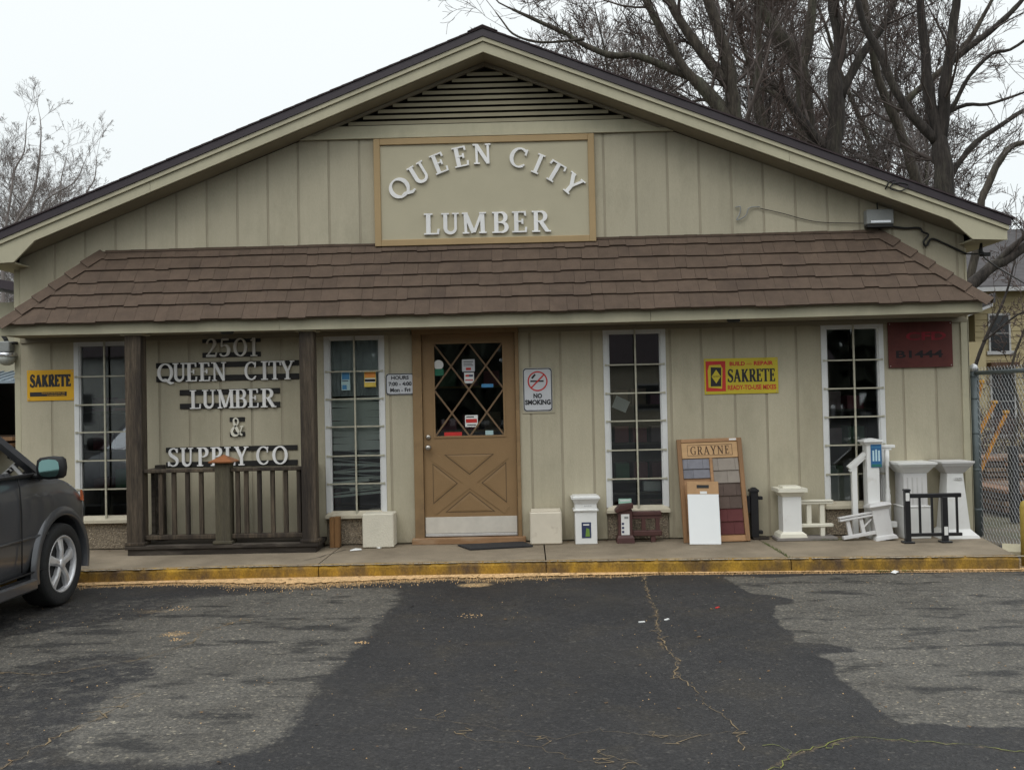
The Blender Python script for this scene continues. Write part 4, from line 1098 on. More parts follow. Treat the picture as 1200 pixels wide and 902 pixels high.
# maroon
MRED = mat('faded_red_print', (.20, .012, .02), .7, .5, 9); MDK = mat('faded_dark_print', (.012, .008, .010), .7)
t = thing('wall_sign', 'dark maroon sign with faded B1444 lettering by the right corner', 'sign', (3.65, -.03, 1.805))
MB().box(0, .645, 0, .01, 0, .46, .002).build('sign_panel', MAROON, t)
sans('CFD', .40, .085, .001, .38, .315, -.0002, .03).build('lettering', MRED, t)
sans('B1444', .47, .075, .001, .31, .135, -.0002, .03).build('lettering', MDK, t)

for o in [o for o in bpy.data.objects if o.get('category') == 'sign' and o.name.startswith('wall_sign')]:
    p = [c for c in o.children if c.name.startswith('sign_panel')][0]
    xs_ = [v.co.x for v in p.data.vertices]; zs_ = [v.co.z for v in p.data.vertices]; yf = min(v.co.y for v in p.data.vertices)
    x0, x1, z0_, z1_ = min(xs_), max(xs_), min(zs_), max(zs_); e = .018
    pts = [(x0 + e, z0_ + e), (x1 - e, z0_ + e), (x0 + e, z1_ - e), (x1 - e, z1_ - e)] if x1 - x0 > .4 else [((x0 + x1) / 2, z0_ + e * .7), ((x0 + x1) / 2, z1_ - e * .7)]
    for (x, z) in pts: MB().lathe([(.006, yf - .0002), (.005, yf - .003), (.001, yf - .004)], x, z, 8, 'Y').build('screw', KNOB, o)
# ================================================================== THINGS ALONG THE WALL
ZS = .125
# brown boards
t = thing('timber_offcuts', 'two short brown timber offcuts standing under the window with the blinds', 'timber', (-1.965, -.12, ZS))
MB().box(-.05, -.005, -.04, .045, 0, .30, .003).build('timber_piece', mat('stained_timber', (.22, .115, .045), .8, .25, 9, .4, 40, c2=(.08, .05, .03), c2s=2, c2lo=.5, c2hi=.6, stretch=(2, 2, .5)), t)
MB().box(-.003, .05, -.035, .045, 0, .305, .003).build('timber_piece', _m['stained_timber'], t)
# boxes
t = MB().box(-.155, .155, -.13, .1, 0, .335, .008).build('painted_block', BOXW, None, (-1.515, -.115, ZS + .004)); tag(t, 'stained off white block standing left of the door', 'block')
mbb = MB(); mbb.box(-.158, .158, -.12, .105, .0, .32, .012); mbb.box(-.145, .15, -.10, .1, .32, .335, .004)
t = mbb.build('metal_box', BOXE, None, (.152, -.115, ZS + .002)); tag(t, 'cream metal box on the sidewalk under the NO SMOKING sign', 'box')
# mat
mb = MB(); mb.add([(-.73, -.20, .128), (-.59, -.50, .128), (.02, -.36, .128), (-.08, -.06, .128), (-.73, -.20, .140), (-.59, -.50, .140), (.02, -.36, .140), (-.08, -.06, .140)],
                  [(0, 1, 2, 3), (7, 6, 5, 4), (0, 4, 5, 1), (1, 5, 6, 2), (2, 6, 7, 3), (3, 7, 4, 0)])
t = mb.build('door_mat', BLKRUB); tag(t, 'thin black rubber mat lying askew before the door', 'mat')
# white post sample with leaflet
t = thing('post_sample', 'squat white capped post sample with blue leaflet next to the cream box', 'post', (.55, -.14, ZS))
MB().box(-.108, .108, -.10, .10, 0, .42, .003).build('post_body', PVC, t)
mb = MB(); mb.frustum(0, 0, .325, .337, .122, .115, .126, .118); mb.frustum(0, 0, .337, .345, .115, .108, .111, .103); mb.build('collar', PVC, t)
mb = MB(); mb.frustum(0, 0, .40, .445, .112, .105, .135, .128); mb.frustum(0, 0, .446, .462, .142, .134, .142, .134); mb.frustum(0, 0, .463, .475, .130, .12, .118, .11); mb.build('post_cap', PVC, t)
lf = MB().box(-.045, .048, -.103, -.1005, .06, .215).build('leaflet', PRINTB, t)
MB().prism([(-.01, .075), (.035, .075), (.03, .15), (.0, .16)], -.1042, -.1034).build('printed_patch', mat('leaflet_green', (.16, .28, .05), .6), lf)
MB().box(-.03, .03, -.1042, -.1034, .185, .198).build('printed_patch', PAPER, lf)
sans('A 4 X 4', .07, .016, .0008, .02, .375, -.1003).build('small_lettering', GREYPLA, t)
# brown sample
t = thing('railing_sample', 'dark red railing sample with slanted post and white price sheet', 'railing', (.94, -.16, ZS))
MB().box(-.07, .07, -.06, .06, .0, .33, .004).build('post_body', DKBR, t)
mb = MB(); mb.frustum(0, 0, 0, .05, .088, .08, .082, .075); mb.frustum(0, 0, .05, .075, .082, .075, .07, .06); mb.build('post_base', DKBR, t)
mb = MB(); mb.add([(-.092, -.08, .30), (.078, -.08, .345), (.078, .07, .345), (-.092, .07, .30), (-.095, -.085, .325), (-.05, -.085, .375), (.08, -.085, .385), (.08, .07, .385), (-.05, .07, .375), (-.095, .07, .325)],
                  [(0, 1, 2, 3), (0, 4, 5, 6, 1), (1, 6, 7, 2), (3, 2, 7, 8, 9), (0, 3, 9, 4), (4, 9, 8, 5), (5, 8, 7, 6)]); mb.build('post_cap', DKBR, t)
ps = MB().box(-.042, .04, -.063, -.0605, .08, .285).build('price_sheet', PAPER, t)
for k in range(3): MB().box(-.036, -.014, -.0642, -.0634, .10 + .04 * k, .122 + .04 * k).build('printed_patch', PRINTB, ps)
MB().box(-.01, .03, -.0642, -.0634, .24, .262).build('printed_patch', GREYPLA, ps)
MB().box(.07, .365, -.03, .03, .26, .305, .008).build('top_rail', DKBR, t); MB().box(.07, .365, -.02, .02, .235, .258).build('top_rail', DKBR, t)
MB().box(.07, .365, -.03, .03, .06, .115, .008).build('bottom_rail', DKBR, t)
for x in (.185, .325): MB().box(x - .02, x + .02, -.018, .018, .116, .234).build('baluster', DKBR, t)
MB().box(.255, .30, -.02, .02, .0, .06).build('foot_block', DKBR, t)
# GRAYNE display
ANG = -math.atan2(.22, 1.0)
t = thing('shingle_display', 'leaning oak framed GRAYNE shingle display board with coloured samples', 'display board', (1.83, -.27, ZS), (ANG, R(-.9), 0))
dw, dh = .325, 1.03
MB().box(-dw, -dw + .042, -.02, .02, 0, dh, .003).build('frame_board', OAKV, t); MB().box(dw - .045, dw, -.02, .02, 0, dh, .003).build('frame_board', OAKV, t)
MB().box(-dw + .042, dw - .045, -.019, .02, dh - .035, dh, .003).build('frame_board', OAKW, t); MB().box(-dw + .042, dw - .045, -.019, .02, 0, .06, .003).build('frame_board', OAKW, t)
MB().box(-dw + .042, dw - .045, .005, .018, .06, dh - .035).build('backboard', OAKW, t)
MB().box(-dw + .044, dw - .047, -.012, .005, .835, dh - .037, .002).build('title_board', mat('pale_oak', (.50, .31, .15), .55, .12, 5, .1, 50, stretch=(.5, 1, 4)), t)
tl = serif_line('GRAYNE', .39, .085, .0008, .0, .913, -.0125, T=.17, t=.07, s=.06, gap=.12); tl.build('lettering', mat('burnt_lettering', (.09, .05, .025), .7), t)
mb = MB()
for a, b, c, d in ((-.225, .225, .965, .969), (-.225, .225, .858, .862), (-.225, -.221, .862, .965), (.221, .225, .862, .965)): mb.box(a, b, -.0135, -.0122, c, d)
mb.build('title_border', _m['burnt_lettering'], t)
MB().box(-.012, .018, -.016, .005, .06, .833, .002).build('centre_stile', OAKW, t)
MB().box(.20, .27, -.0215, -.0195, 1.005, 1.024).build('sticker', PAPER, t)
SG = mat('sample_blue_grey', (.20, .20, .225), .9, .08, 20, .3, 150, rnd=.12); ST = mat('sample_taupe', (.27, .235, .20), .9, .08, 20, .3, 150, rnd=.1)
SB = mat('sample_brown', (.105, .075, .062), .9, .08, 20, .3, 150, rnd=.1); SR = mat('sample_red', (.115, .035, .035), .9, .08, 20, .3, 150, rnd=.1)
def samp(x0, x1, z0, z1, cuts, m):
    xs = [x0] + [x0 + (x1 - x0) * c for c in cuts] + [x1]
    for a, b in zip(xs[:-1], xs[1:]):
        mb = MB(); mb.hull([(a + .001, -.012, z0), (b - .001, -.012, z0), (b - .001, -.001, z1), (a + .001, -.001, z1)], [(a + .001, .004, z0), (b - .001, .004, z0), (b - .001, .004, z1), (a + .001, .004, z1)])
        mb.build('shingle_sample', m, t)
L0, L1, R0, R1 = -.280, -.014, .020, .277
samp(L0, L1, .73, .83, (.18, .75), SG); samp(L0, L1, .635, .727, (.38,), SG)
for k, (m_, c) in enumerate([(ST, (.2, .86)), (ST, (.53,)), (SB, (.33, .82)), (SB, (.53,)), (SR, (.4,)), (SR, (.62,))]):
    z1 = .83 - k * .127; samp(R0, R1, z1 - .124, z1, c, m_)
# white board leaning in front
t = thing('white_board', 'blank white board with cork brown handle leaning against the shingle display', 'board', (1.69, -.41, ZS), (-math.atan2(.14, .6), R(1.0), 0))
mb = MB(); mb.box(-.152, .152, -.008, .008, 0, .61, .002); mb.build('white_panel', mat('coated_white', (.80, .82, .82), .4, .02, 3), t, )
mb = MB(); mb.box(-.152, .152, -.0085, .0085, .48, .61 + .0006); 
tp = MB(); tp.box(-.153, -.06, -.0095, .0095, .487, .612); tp.box(.06, .153, -.0095, .0095, .487, .612); tp.box(-.06, .06, -.0095, .0095, .487, .545); tp.box(-.06, .06, -.0095, .0095, .578, .612)
HB = mat('cork_brown', (.43, .26, .13), .7, .08, 20)
top = tp.build('handle_board', HB, t)
MB().box(-.06, .06, -.0088, .002, .545, .578).build('hand_slot', WIRE, top)
MB().box(-.03, .038, -.011, -.0097, .49, .515).build('sticker', PAPER, top)
# black post
t = thing('post_sample', 'short black post sample with bracket right of the shingle display', 'post', (2.24, -.10, ZS))
mb = MB(); mb.box(-.038, .038, -.038, .038, .02, .47, .004); mb.build('post_body', BLKM, t)
mb = MB(); mb.frustum(0, 0, .47, .49, .046, .046, .046, .046); mb.frustum(0, 0, .49, .515, .044, .044, .015, .015); mb.build('post_cap', BLKM, t)
MB().box(-.075, -.04, -.03, .03, .26, .43, .004).build('bracket', BLKM, t); mb = MB().box(.04, .085, -.03, .03, .39, .425, .006); mb.build('bracket', BLKM, t)
MB().box(.04, .08, -.03, .03, .05, .085, .006).build('bracket', BLKM, t)
MB().box(-.03, .13, -.07, .06, .0, .02, .004).build('base_board', WOODD, t)
# cream post and rail on a grey board
t = thing('railing_sample', 'cream capped post with short two rail section on a grey board', 'railing', (2.575, -.18, ZS))
MB().box(-.16, .43, -.12, .1, 0, .03, .004).build('base_board', mat('grey_board', (.22, .20, .185), .85, .15, 8), t)
MB().box(-.092, .092, -.085, .085, .03, .46, .003).build('post_body', PVC, t)
mb = MB(); mb.frustum(0, 0, .03, .065, .135, .12, .125, .115); mb.frustum(0, 0, .065, .085, .122, .112, .095, .09); mb.build('post_base', PVCC, t)
mb = MB(); mb.frustum(0, 0, .43, .475, .098, .09, .128, .12); mb.frustum(0, 0, .476, .512, .142, .135, .142, .135); mb.frustum(0, 0, .513, .532, .09, .085, .086, .08); mb.build('post_cap', PVCC, t)
MB().box(.093, .42, -.035, .035, .345, .37, .006).build('top_rail', PVCC, t); MB().box(.093, .42, -.045, .045, .3705, .385, .004).build('top_rail', PVCC, t)
MB().box(.093, .42, -.03, .03, .118, .152, .006).build('bottom_rail', PVCC, t)
for x in (.185, .315): MB().box(x - .022, x + .022, -.02, .02, .153, .344).build('baluster', PVCC, t)
MB().box(.295, .335, -.02, .02, .031, .117).build('foot_block', PVCC, t)
# leaning small sample
t = thing('railing_sample', 'small grey white rail sample tilted against its leaning post', 'railing', (3.45, -.30, ZS), (R(-6), 0, 0))
sk = R(-7.5)
p = MB(); p.box(-.082, .082, -.06, .06, .02, .31, .003); p = p.build('post_body', PVCG, t, (0, 0, .0), (0, sk, 0))
mb = MB(); mb.frustum(0, 0, 0, .03, .11, .09, .10, .085); mb.frustum(0, 0, .03, .045, .1, .085, .084, .065); mb.build('post_base', PVCG, t, (0, 0, 0), (0, sk, 0))
mb = MB(); mb.frustum(0, 0, .295, .325, .084, .065, .105, .09); mb.frustum(0, 0, .326, .35, .108, .095, .10, .085); mb.frustum(0, 0, .351, .36, .09, .08, .07, .06); mb.build('post_cap', PVCG, t, (0, 0, 0), (0, sk, 0))
rk = R(-9)
for (z0, z1, hw, nm) in ((.205, .225, .035, 'top_rail'), (.232, .252, .03, 'top_rail'), (.03, .065, .03, 'bottom_rail')):
    MB().box(-.335, -.005, -hw, hw, z0 - .05, z1 - .05, .004).build(nm, PVCG, t, (-.075, -.02, .075), (0, rk, 0))
for x in (-.255, -.125): MB().box(x - .018, x + .018, -.016, .016, .016, .154).build('baluster', PVCG, t, (-.075, -.02, .075), (0, rk, 0))
MB().beam((-.22, -.02, .10), (-.12, -.02, .20), .03, .012).build('brace', PVCG, t)
# tall stair-rail sample
t = thing('railing_sample', 'tall white newel sample with stair rail pieces and blue label', 'railing', (3.40, -.17, ZS))
MB().box(-.068, .052, -.06, .06, .0, .93, .003).build('post_body', PVC, t)
mb = MB(); mb.frustum(-.008, 0, .915, .95, .068, .062, .09, .085); mb.frustum(-.008, 0, .951, .968, .098, .092, .092, .088); mb.frustum(-.008, 0, .969, .985, .085, .08, .015, .015); mb.build('post_cap', PVC, t)
lb = MB().box(-.03, .075, -.068, -.0605, .70, .925).build('label_board', mat('label_blue', (.03, .13, .30), .5), t)
for k in range(3): MB().box(-.015 + k * .028, .002 + k * .028, -.0692, -.0684, .76 , .865 + .01 * (k % 2)).build('printed_patch', mat('label_pale', (.50, .68, .74), .5), lb)
MB().box(-.025, .07, -.0692, -.0684, .89, .905).build('printed_patch', BLUEP, lb)
MB().box(-.025, .07, -.0692, -.0684, .705, .73).build('printed_patch', mat('label_green', (.03, .16, .13), .5), lb)
MB().beam((-.235, -.005, .695), (-.07, -.005, .835), .055, .035).build('stair_rail', PVC, t)
MB().beam((-.225, -.005, .662), (-.07, -.005, .797), .04, .022).build('stair_rail', PVC, t)
MB().box(-.205, -.155, -.022, .022, .0, .70).build('baluster', PVC, t)
MB().box(.053, .225, -.03, .03, .885, .915, .005).build('top_rail', PVC, t); MB().box(.053, .19, -.02, .02, .865, .884).build('top_rail', PVC, t)
mb = MB(); mb.lathe([(.026, .16), (.026, .42), (.02, .44), (.024, .46), (.017, .5), (.017, .70), (.022, .72), (.018, .74), (.024, .76), (.024, .865)], .15, 0, 10); mb.build('baluster', PVC, t)
MB().box(.053, .225, -.03, .03, .10, .158, .005).build('bottom_rail', PVC, t)
# fluted column
t = thing('column_sample', 'white fluted square column with flared top near the corner', 'column', (3.79, -.17, ZS))
MB().box(-.125, .105, -.11, .11, .30, .66, .003).build('shaft', PVCG, t)
for k in range(4):
    x = -.095 + k * .047; MB().box(x, x + .018, -.1105, -.104, .33, .60, .002).build('flute', mat('flute_shade_paint', (.55, .54, .52), .5), t)
MB().box(-.14, .125, -.125, .125, 0, .30, .004).build('pedestal', PVC, t)
MB().box(-.145, .13, -.13, .13, .302, .318, .004).build('collar', PVC, t)
mb = MB(); mb.frustum(-.01, 0, .64, .70, .12, .115, .165, .16); mb.frustum(-.01, 0, .70, .725, .17, .165, .185, .18); mb.frustum(-.01, 0, .726, .745, .19, .185, .19, .185); mb.build('capital', PVC, t)
# tapered column
t = thing('column_sample', 'white tapered column with flared top beside the chain link fence', 'column', (4.17, -.20, ZS))
mb = MB(); mb.frustum(0, 0, .06, .65, .12, .11, .075, .075); mb.build('shaft', PVC, t)
mb = MB(); mb.frustum(0, 0, 0, .03, .185, .17, .175, .16); mb.frustum(0, 0, .03, .085, .17, .155, .12, .11); mb.build('column_base', PVC, t)
mb = MB(); mb.frustum(0, 0, .63, .70, .085, .08, .135, .13); mb.frustum(0, 0, .701, .73, .14, .135, .155, .15); mb.frustum(0, 0, .731, .748, .16, .155, .16, .155); mb.build('capital', PVCG, t)
MB().box(-.015, .065, -.0905, -.084, .565, .59).build('sticker', PAPER, t)
sans('COLUMN', .06, .014, .0006, .025, .5775, -.0908).build('small_lettering', PRINTK, t)
# black metal rail
t = thing('railing_sample', 'black metal railing sample on two posts before the white columns', 'railing', (3.585, -.55, ZS))
for x, h in ((0, .49), (.352, .43)):
    MB().box(x - .025, x + .025, -.025, .025, .0, h, .003).build('rail_post', BLKM, t); MB().box(x - .05, x + .05, -.05, .05, 0, .015, .003).build('foot_plate', BLKM, t)
MB().box(-.03, .03, -.03, .03, .491, .51, .004).build('post_cap', BLKM, t)
MB().box(.026, .51, -.02, .02, .425, .465, .005).build('top_rail', BLKM, t); MB().box(.026, .326, -.016, .016, .06, .09, .003).build('bottom_rail', BLKM, t); MB().box(.378, .51, -.016, .016, .06, .09, .003).build('bottom_rail', BLKM, t)
for x in (.12, .235, .47): MB().box(x - .009, x + .009, -.009, .009, .091, .424).build('baluster', BLKM, t)
MB().box(-.02, .016, -.0275, -.0255, .40, .475).build('sticker', PAPER, t); MB().box(.335, .37, -.0275, -.0255, .07, .15).build('sticker', PAPER, t)
# board chunk by the fence
t = MB(); t.add([(0, 0, .0), (.20, -.10, .0), (.26, .05, .05), (.07, .14, .05), (0, 0, .03), (.20, -.10, .03), (.26, .05, .085), (.07, .14, .085)], [(3, 2, 1, 0), (4, 5, 6, 7), (0, 1, 5, 4), (1, 2, 6, 5), (2, 3, 7, 6), (3, 0, 4, 7)])
t.v = [(x * .75, y * .75, z) for x, y, z in t.v]
t = t.build('board_offcut', mat('beige_board', (.40, .36, .25), .7, .1, 9), None, (4.26, -.98, .07)); tag(t, 'cream board offcut lying at the foot of the chain link fence', 'board')
# yellow bollard at the frame edge
t = thing('bollard', 'yellow bollard at the right end of the curb', 'bollard', (4.385, -1.18, .0)); MB().lathe([(.055, 0), (.055, .52), (.045, .56), (.02, .575)], 0, 0, 14).build('tube', mat('bollard_yellow', (.40, .29, .06), .6, .15, 6, c2=(.25, .18, .06), c2s=6, c2lo=.6, c2hi=.7), t)
# litter
for (x, y, r, m_, lb) in ((-1.72, -.36, .3, PAPER, 'flattened white paper scrap on the sidewalk before the stained block'), (3.12, -1.42, .9, PAPER, 'crumpled white scrap lying below the yellow curb'), (-1.5, -.22, 1.1, PAPER, 'tiny white paper scrap at the wall left of the door')):
    mb = MB(); w = .045 if x > -1.6 else .06
    mb.add([(-w, -.02, 0), (w, -.025, .004), (w * .9, .02, .012), (-w * .8, .022, .004), (0, 0, .02)], [(0, 1, 4), (1, 2, 4), (2, 3, 4), (3, 0, 4)])
    o = mb.build('paper_scrap', m_, None, (x, y, .126 if y > -1.2 else .008), (0, 0, r)); tag(o, lb, 'litter')
for (x, y) in ((.75, -3.09), (.93, -3.03), (1.35, -2.68)):
    o = MB().box(-.022, .022, -.008, .008, 0, .006).build('litter_chip', PAPER if x < 1.2 else PRINTR, None, (x, y, .007), (0, 0, random.random()))
    tag(o, {.75: 'pale litter chip left of the long tan crack', .93: 'pale litter chip right of the long tan crack', 1.35: 'small reddish chip lying on the dark asphalt'}[x], 'litter')

# electrical box, wires
t = thing('utility_box', 'grey utility box mounted under the right rake', 'box', (3.58, -.01, 3.25))
MB().box(-.135, .135, -.10, 0, .0, .15, .008).build('box_body', GREYPLA, t); MB().box(-.10, .10, -.108, -.101, .012, .035).build('box_lip', STEEL, t)
MB().box(-.13, .13, -.09, 0, -.03, -.001, .004).build('box_base', WIRE, t)
def wire(pts, r, label, name='cable', m=WIRE):
    p = catmull([tuple(q) for q in pts], 5); o = MB().tube(p, r, 5).build(name, m); tag(o, label, 'cable'); return o
wire([(2.15, -.02, 3.47), (2.20, -.03, 3.475), (2.19, -.03, 3.40), (2.16, -.03, 3.34), (2.25, -.03, 3.38), (2.29, -.03, 3.46), (2.40, -.02, 3.47)], .006, 'curled grey wire hook left of the utility box', 'wire_hook', GREYPLA)
wire([(2.40, -.02, 3.455), (2.62, -.02, 3.40), (2.85, -.02, 3.33), (3.05, -.02, 3.295), (3.44, -.03, 3.275)], .004, 'thin wire sagging from the hook to the utility box')
wire([(3.70, -.03, 3.24), (3.85, -.03, 3.215), (3.99, -.03, 3.215), (4.02, -.05, 3.17), (4.08, -.04, 3.14), (4.03, -.04, 3.07), (4.06, -.03, 3.03), (4.12, -.03, 3.10), (4.25, -.02, 3.05), (4.46, -.03, 2.94)], .011, 'black cable looping from the utility box to the corner')
wire([(3.58, -.04, 3.40), (3.575, -.06, 3.50), (3.565, -.30, 3.56), (3.59, -.33, 3.62), (3.65, -.33, 3.63), (3.60, -.33, 3.56), (3.70, -.34, 3.53), (3.78, -.335, 3.58), (3.70, -.335, 3.61), (3.62, -.335, 3.60)], .007, 'tangled wire loop on the rake above the utility box')
wire([(4.46, -.03, 2.94), (4.60, -.1, 2.92), (4.72, .1, 2.90), (5.6, 1.2, 2.82), (9, 6, 2.9), (14, 12, 3.6)], .008, 'black service cable leaving the right corner')
wire([(4.78, -.3, 3.24), (6, 1.5, 3.28), (10, 7, 3.4), (16, 14, 3.5)], .006, 'overhead wire from the right roof tip')
t = thing('cable_clamp', 'black cable clamp hanging under the right eave', 'clamp', (4.60, -.08, 2.96)); mb = MB(); mb.tube([(0, 0, -.05), (-.02, 0, .0), (-.01, 0, .08)], [.03, .022, .012], 8); mb.build('clamp_body', WIRE, t); MB().box(0, .07, -.02, .02, -.055, -.02).build('clamp_arm', WIRE, t)

# downspout and lamp on the left corner
t = thing('downspout', 'pale downspout on the left corner of the store', 'downspout', (-5.245, .05, .1))
MB().box(-.035, .03, -.03, .03, 0, 2.92, .004).build('pipe', TRIM, t)
for z in (.4, 1.8): MB().box(-.04, .045, -.034, .034, z, z + .03).build('strap', TRIM, t)
t = thing('wall_lamp', 'grey yard light with ribbed glass hanging at the left corner', 'lamp', (-5.33, -.03, 2.12))
MB().box(-.055, .055, -.055, .055, .045, .155, .008).build('lamp_housing', GREYPLA, t)
mb = MB().lathe([(.06, .044), (.09, .036), (.095, .01), (.085, .0)], 0, 0, 18); mb.build('reflector_rim', STEEL, t)
mb = MB().lathe([(.083, -.002), (.08, -.04), (.06, -.075), (.02, -.09)], 0, 0, 18); mb.build('lamp_glass', mat('frosted_lamp_glass', (.36, .37, .33), .35, .1, 9), t)
mb = MB().tube([(-.18, 0, .42), (-.09, 0, .34), (-.06, 0, .25), (-.01, 0, .18), (0, 0, .15)], [.022] * 5, 8); mb.build('lamp_arm', WIRE, t)
mb = MB().tube([(.02, 0, .13), (.06, 0, .14), (.09, .04, .14)], [.015] * 3, 6); mb.build('wall_bracket', WIRE, t)

# ================================================================== INTERIOR seen through glass
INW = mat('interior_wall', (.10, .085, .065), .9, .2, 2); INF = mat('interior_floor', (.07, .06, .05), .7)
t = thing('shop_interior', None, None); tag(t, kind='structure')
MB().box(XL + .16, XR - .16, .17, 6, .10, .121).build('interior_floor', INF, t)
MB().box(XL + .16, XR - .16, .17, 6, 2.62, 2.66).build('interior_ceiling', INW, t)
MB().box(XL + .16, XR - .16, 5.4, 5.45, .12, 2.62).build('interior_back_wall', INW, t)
# slatted blind behind window 2
BLIND = mat('blind_slat_vinyl', (.85, .87, .80), .6, .08, 8); CUR = mat('curtain_grey', (.50, .52, .52), .9, .15, 6, .3, 30)
t = thing('window_blind', 'bent pale slatted blind behind the second window', 'blind', (-1.765, .06, .47))
for k in range(34):
    z = .03 + k * .0335
    if k < 4: continue
    tilt = random.uniform(-.02, .02) + (.05 * math.sin(k * 1.7) if k < 18 else 0)
    a, b = z - tilt * .5, z + tilt * .5
    hw = .0185 if k > 17 else .016
    ang = 1.3 if k > 17 else random.uniform(.2, .9)
    dy, dz = hw * math.cos(ang), hw * math.sin(ang)
    MB().add([(-.255, -dy, a - dz), (.255, -dy, b - dz), (.255, dy, b + dz), (-.255, dy, a + dz)], [(0, 1, 2, 3)]).build('blind_slat', BLIND, t)
for (a, b, z0, z1) in ((-.25, .12, .30, .345), (-.08, .25, .245, .30)):
    MB().beam((a, .0, z0 - .03), (b, .0, z1 - .03), .02, .035).build('blind_slat', BLIND, t)
t = MB(); n = 40
t.add([(-.27 + .54 * i / n, .012 * math.sin(i * 1.1), z) for z in (1.22, 1.80) for i in range(n + 1)], [(i, i + 1, n + 2 + i, n + 1 + i) for i in range(n)])
t = t.build('curtain', CUR, None, (-1.765, .055, .42)); tag(t, 'thin grey curtain across the top of the second window', 'curtain')
# cabinet and odds and ends behind window 1
t = thing('drawer_cabinet', 'cream drawer cabinet seen through the left window', 'cabinet', (-4.05, .5, .12))
MB().box(-.2, .2, 0, .45, 0, .85, .004).build('cabinet_body', mat('cabinet_cream', (.42, .42, .32), .6), t)
for k in range(4): MB().box(-.18, .18, -.015, -.001, .04 + k * .2, .22 + k * .2, .004).build('drawer', _m['cabinet_cream'], t)
o = MB().lathe([(.05, 0), (.06, .17), (.065, .175)], 0, 0, 14).build('white_pail', PAPER, None, (-4.20, .35, 1.60)); tag(o, 'small white pail on the shelf behind the left window', 'pail')
o = MB().box(-.5, .5, 0, .25, 0, .02).build('window_shelf', INW, None, (-4.3, .25, 1.578)); tag(o, 'dark shelf behind the left window', 'shelf')
o = MB().prism([(-.09, 0), (.05, -.06), (.1, .05), (-.04, .12)], 0, .003).build('hanging_paper', PAPER, None, (.95, .10, 1.47)); tag(o, 'tilted grey paper hanging inside the third window', 'paper')
o = MB().box(-.09, .09, 0, .1, 0, .1, .004).build('white_carton', PAPER, None, (1.27, .22, .59)); tag(o, 'white carton on the shelf inside the third window', 'carton')
o = MB().box(-.3, .3, -.05, .3, -.02, 0).build('window_shelf', INW, None, (1.1, .2, .588)); tag(o, 'dark shelf inside the third window', 'shelf')
o = MB().box(-.26, .05, 0, .006, 0, .28).build('frosted_card', mat('frosted_card', (.26, .28, .25), .7), None, (3.30, .06, .475)); tag(o, 'grey card filling the lowest pane of the right window', 'card')
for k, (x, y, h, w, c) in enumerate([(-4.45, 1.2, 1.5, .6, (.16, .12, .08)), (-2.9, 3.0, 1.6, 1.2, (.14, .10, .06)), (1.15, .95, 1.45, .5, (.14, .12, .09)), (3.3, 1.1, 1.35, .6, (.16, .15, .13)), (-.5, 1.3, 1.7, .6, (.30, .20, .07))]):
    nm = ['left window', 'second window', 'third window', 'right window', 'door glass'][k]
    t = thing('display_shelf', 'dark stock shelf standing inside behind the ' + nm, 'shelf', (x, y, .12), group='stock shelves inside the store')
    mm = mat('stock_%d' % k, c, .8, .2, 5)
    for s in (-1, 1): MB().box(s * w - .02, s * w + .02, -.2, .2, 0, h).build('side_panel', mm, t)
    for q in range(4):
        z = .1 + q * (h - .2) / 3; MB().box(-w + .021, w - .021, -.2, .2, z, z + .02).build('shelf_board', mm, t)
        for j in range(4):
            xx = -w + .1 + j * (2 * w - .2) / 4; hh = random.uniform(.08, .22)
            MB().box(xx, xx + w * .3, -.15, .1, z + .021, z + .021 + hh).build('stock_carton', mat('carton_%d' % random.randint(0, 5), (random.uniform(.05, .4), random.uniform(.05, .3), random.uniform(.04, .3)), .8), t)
# ================================================================== CAR
PAINT = mat('grey_metallic_paint', (.088, .091, .100), .28, .06, 3, metal=.35, spec=.5, coat=.6, fine=.06, finescale=400, c2=(.072, .071, .073), c2s=2.2, c2lo=.5, c2hi=.8)
CLAD = mat('car_seam_rubber', (.012, .012, .013), .6, .1, 20)
TYRE = mat('tyre_rubber', (.018, .018, .018), .85, .2, 30, .4, 60)
RIM = mat('alloy_rim', (.68, .68, .69), .38, .05, 6, metal=.55)
HUBD = mat('wheel_dark', (.03, .03, .032), .6)
AMBER = mat('amber_lens', (.62, .13, .03), .25, .1, 30, spec=.6)
CLEARL = mat('clear_lens', (.45, .47, .48), .15, .05, 8, spec=.7)
REDL = mat('red_lens', (.4, .01, .01), .25)
CARLBL = 'dark grey metallic sport utility car parked nose to the yellow curb'
car = thing('parked_car', CARLBL, 'car', (-4.62, -3.40, 0.004))
ST_ = [(-2.25, .62, .42, .98, .86), (-2.17, .78, .36, 1.05, .90), (-1.95, .86, .30, 1.08, .96), (-1.6, .875, .27, 1.09, .97), (-1.27, .88, .27, 1.09, .97), (-.8, .88, .26, 1.08, .97), (-.3, .88, .26, 1.07, .97), (.2, .88, .26, 1.065, .97), (.7, .88, .26, 1.06, .97),
       (.95, .88, .27, 1.055, .97), (1.15, .88, .27, 1.04, .965), (1.37, .88, .28, 1.01, .965), (1.55, .872, .28, .965, .96), (1.70, .86, .28, .915, .955), (1.83, .83, .28, .865, .95), (1.95, .785, .28, .81, .94), (2.06, .71, .29, .75, .92), (2.13, .60, .31, .70, .9), (2.17, .48, .36, .64, .9)]
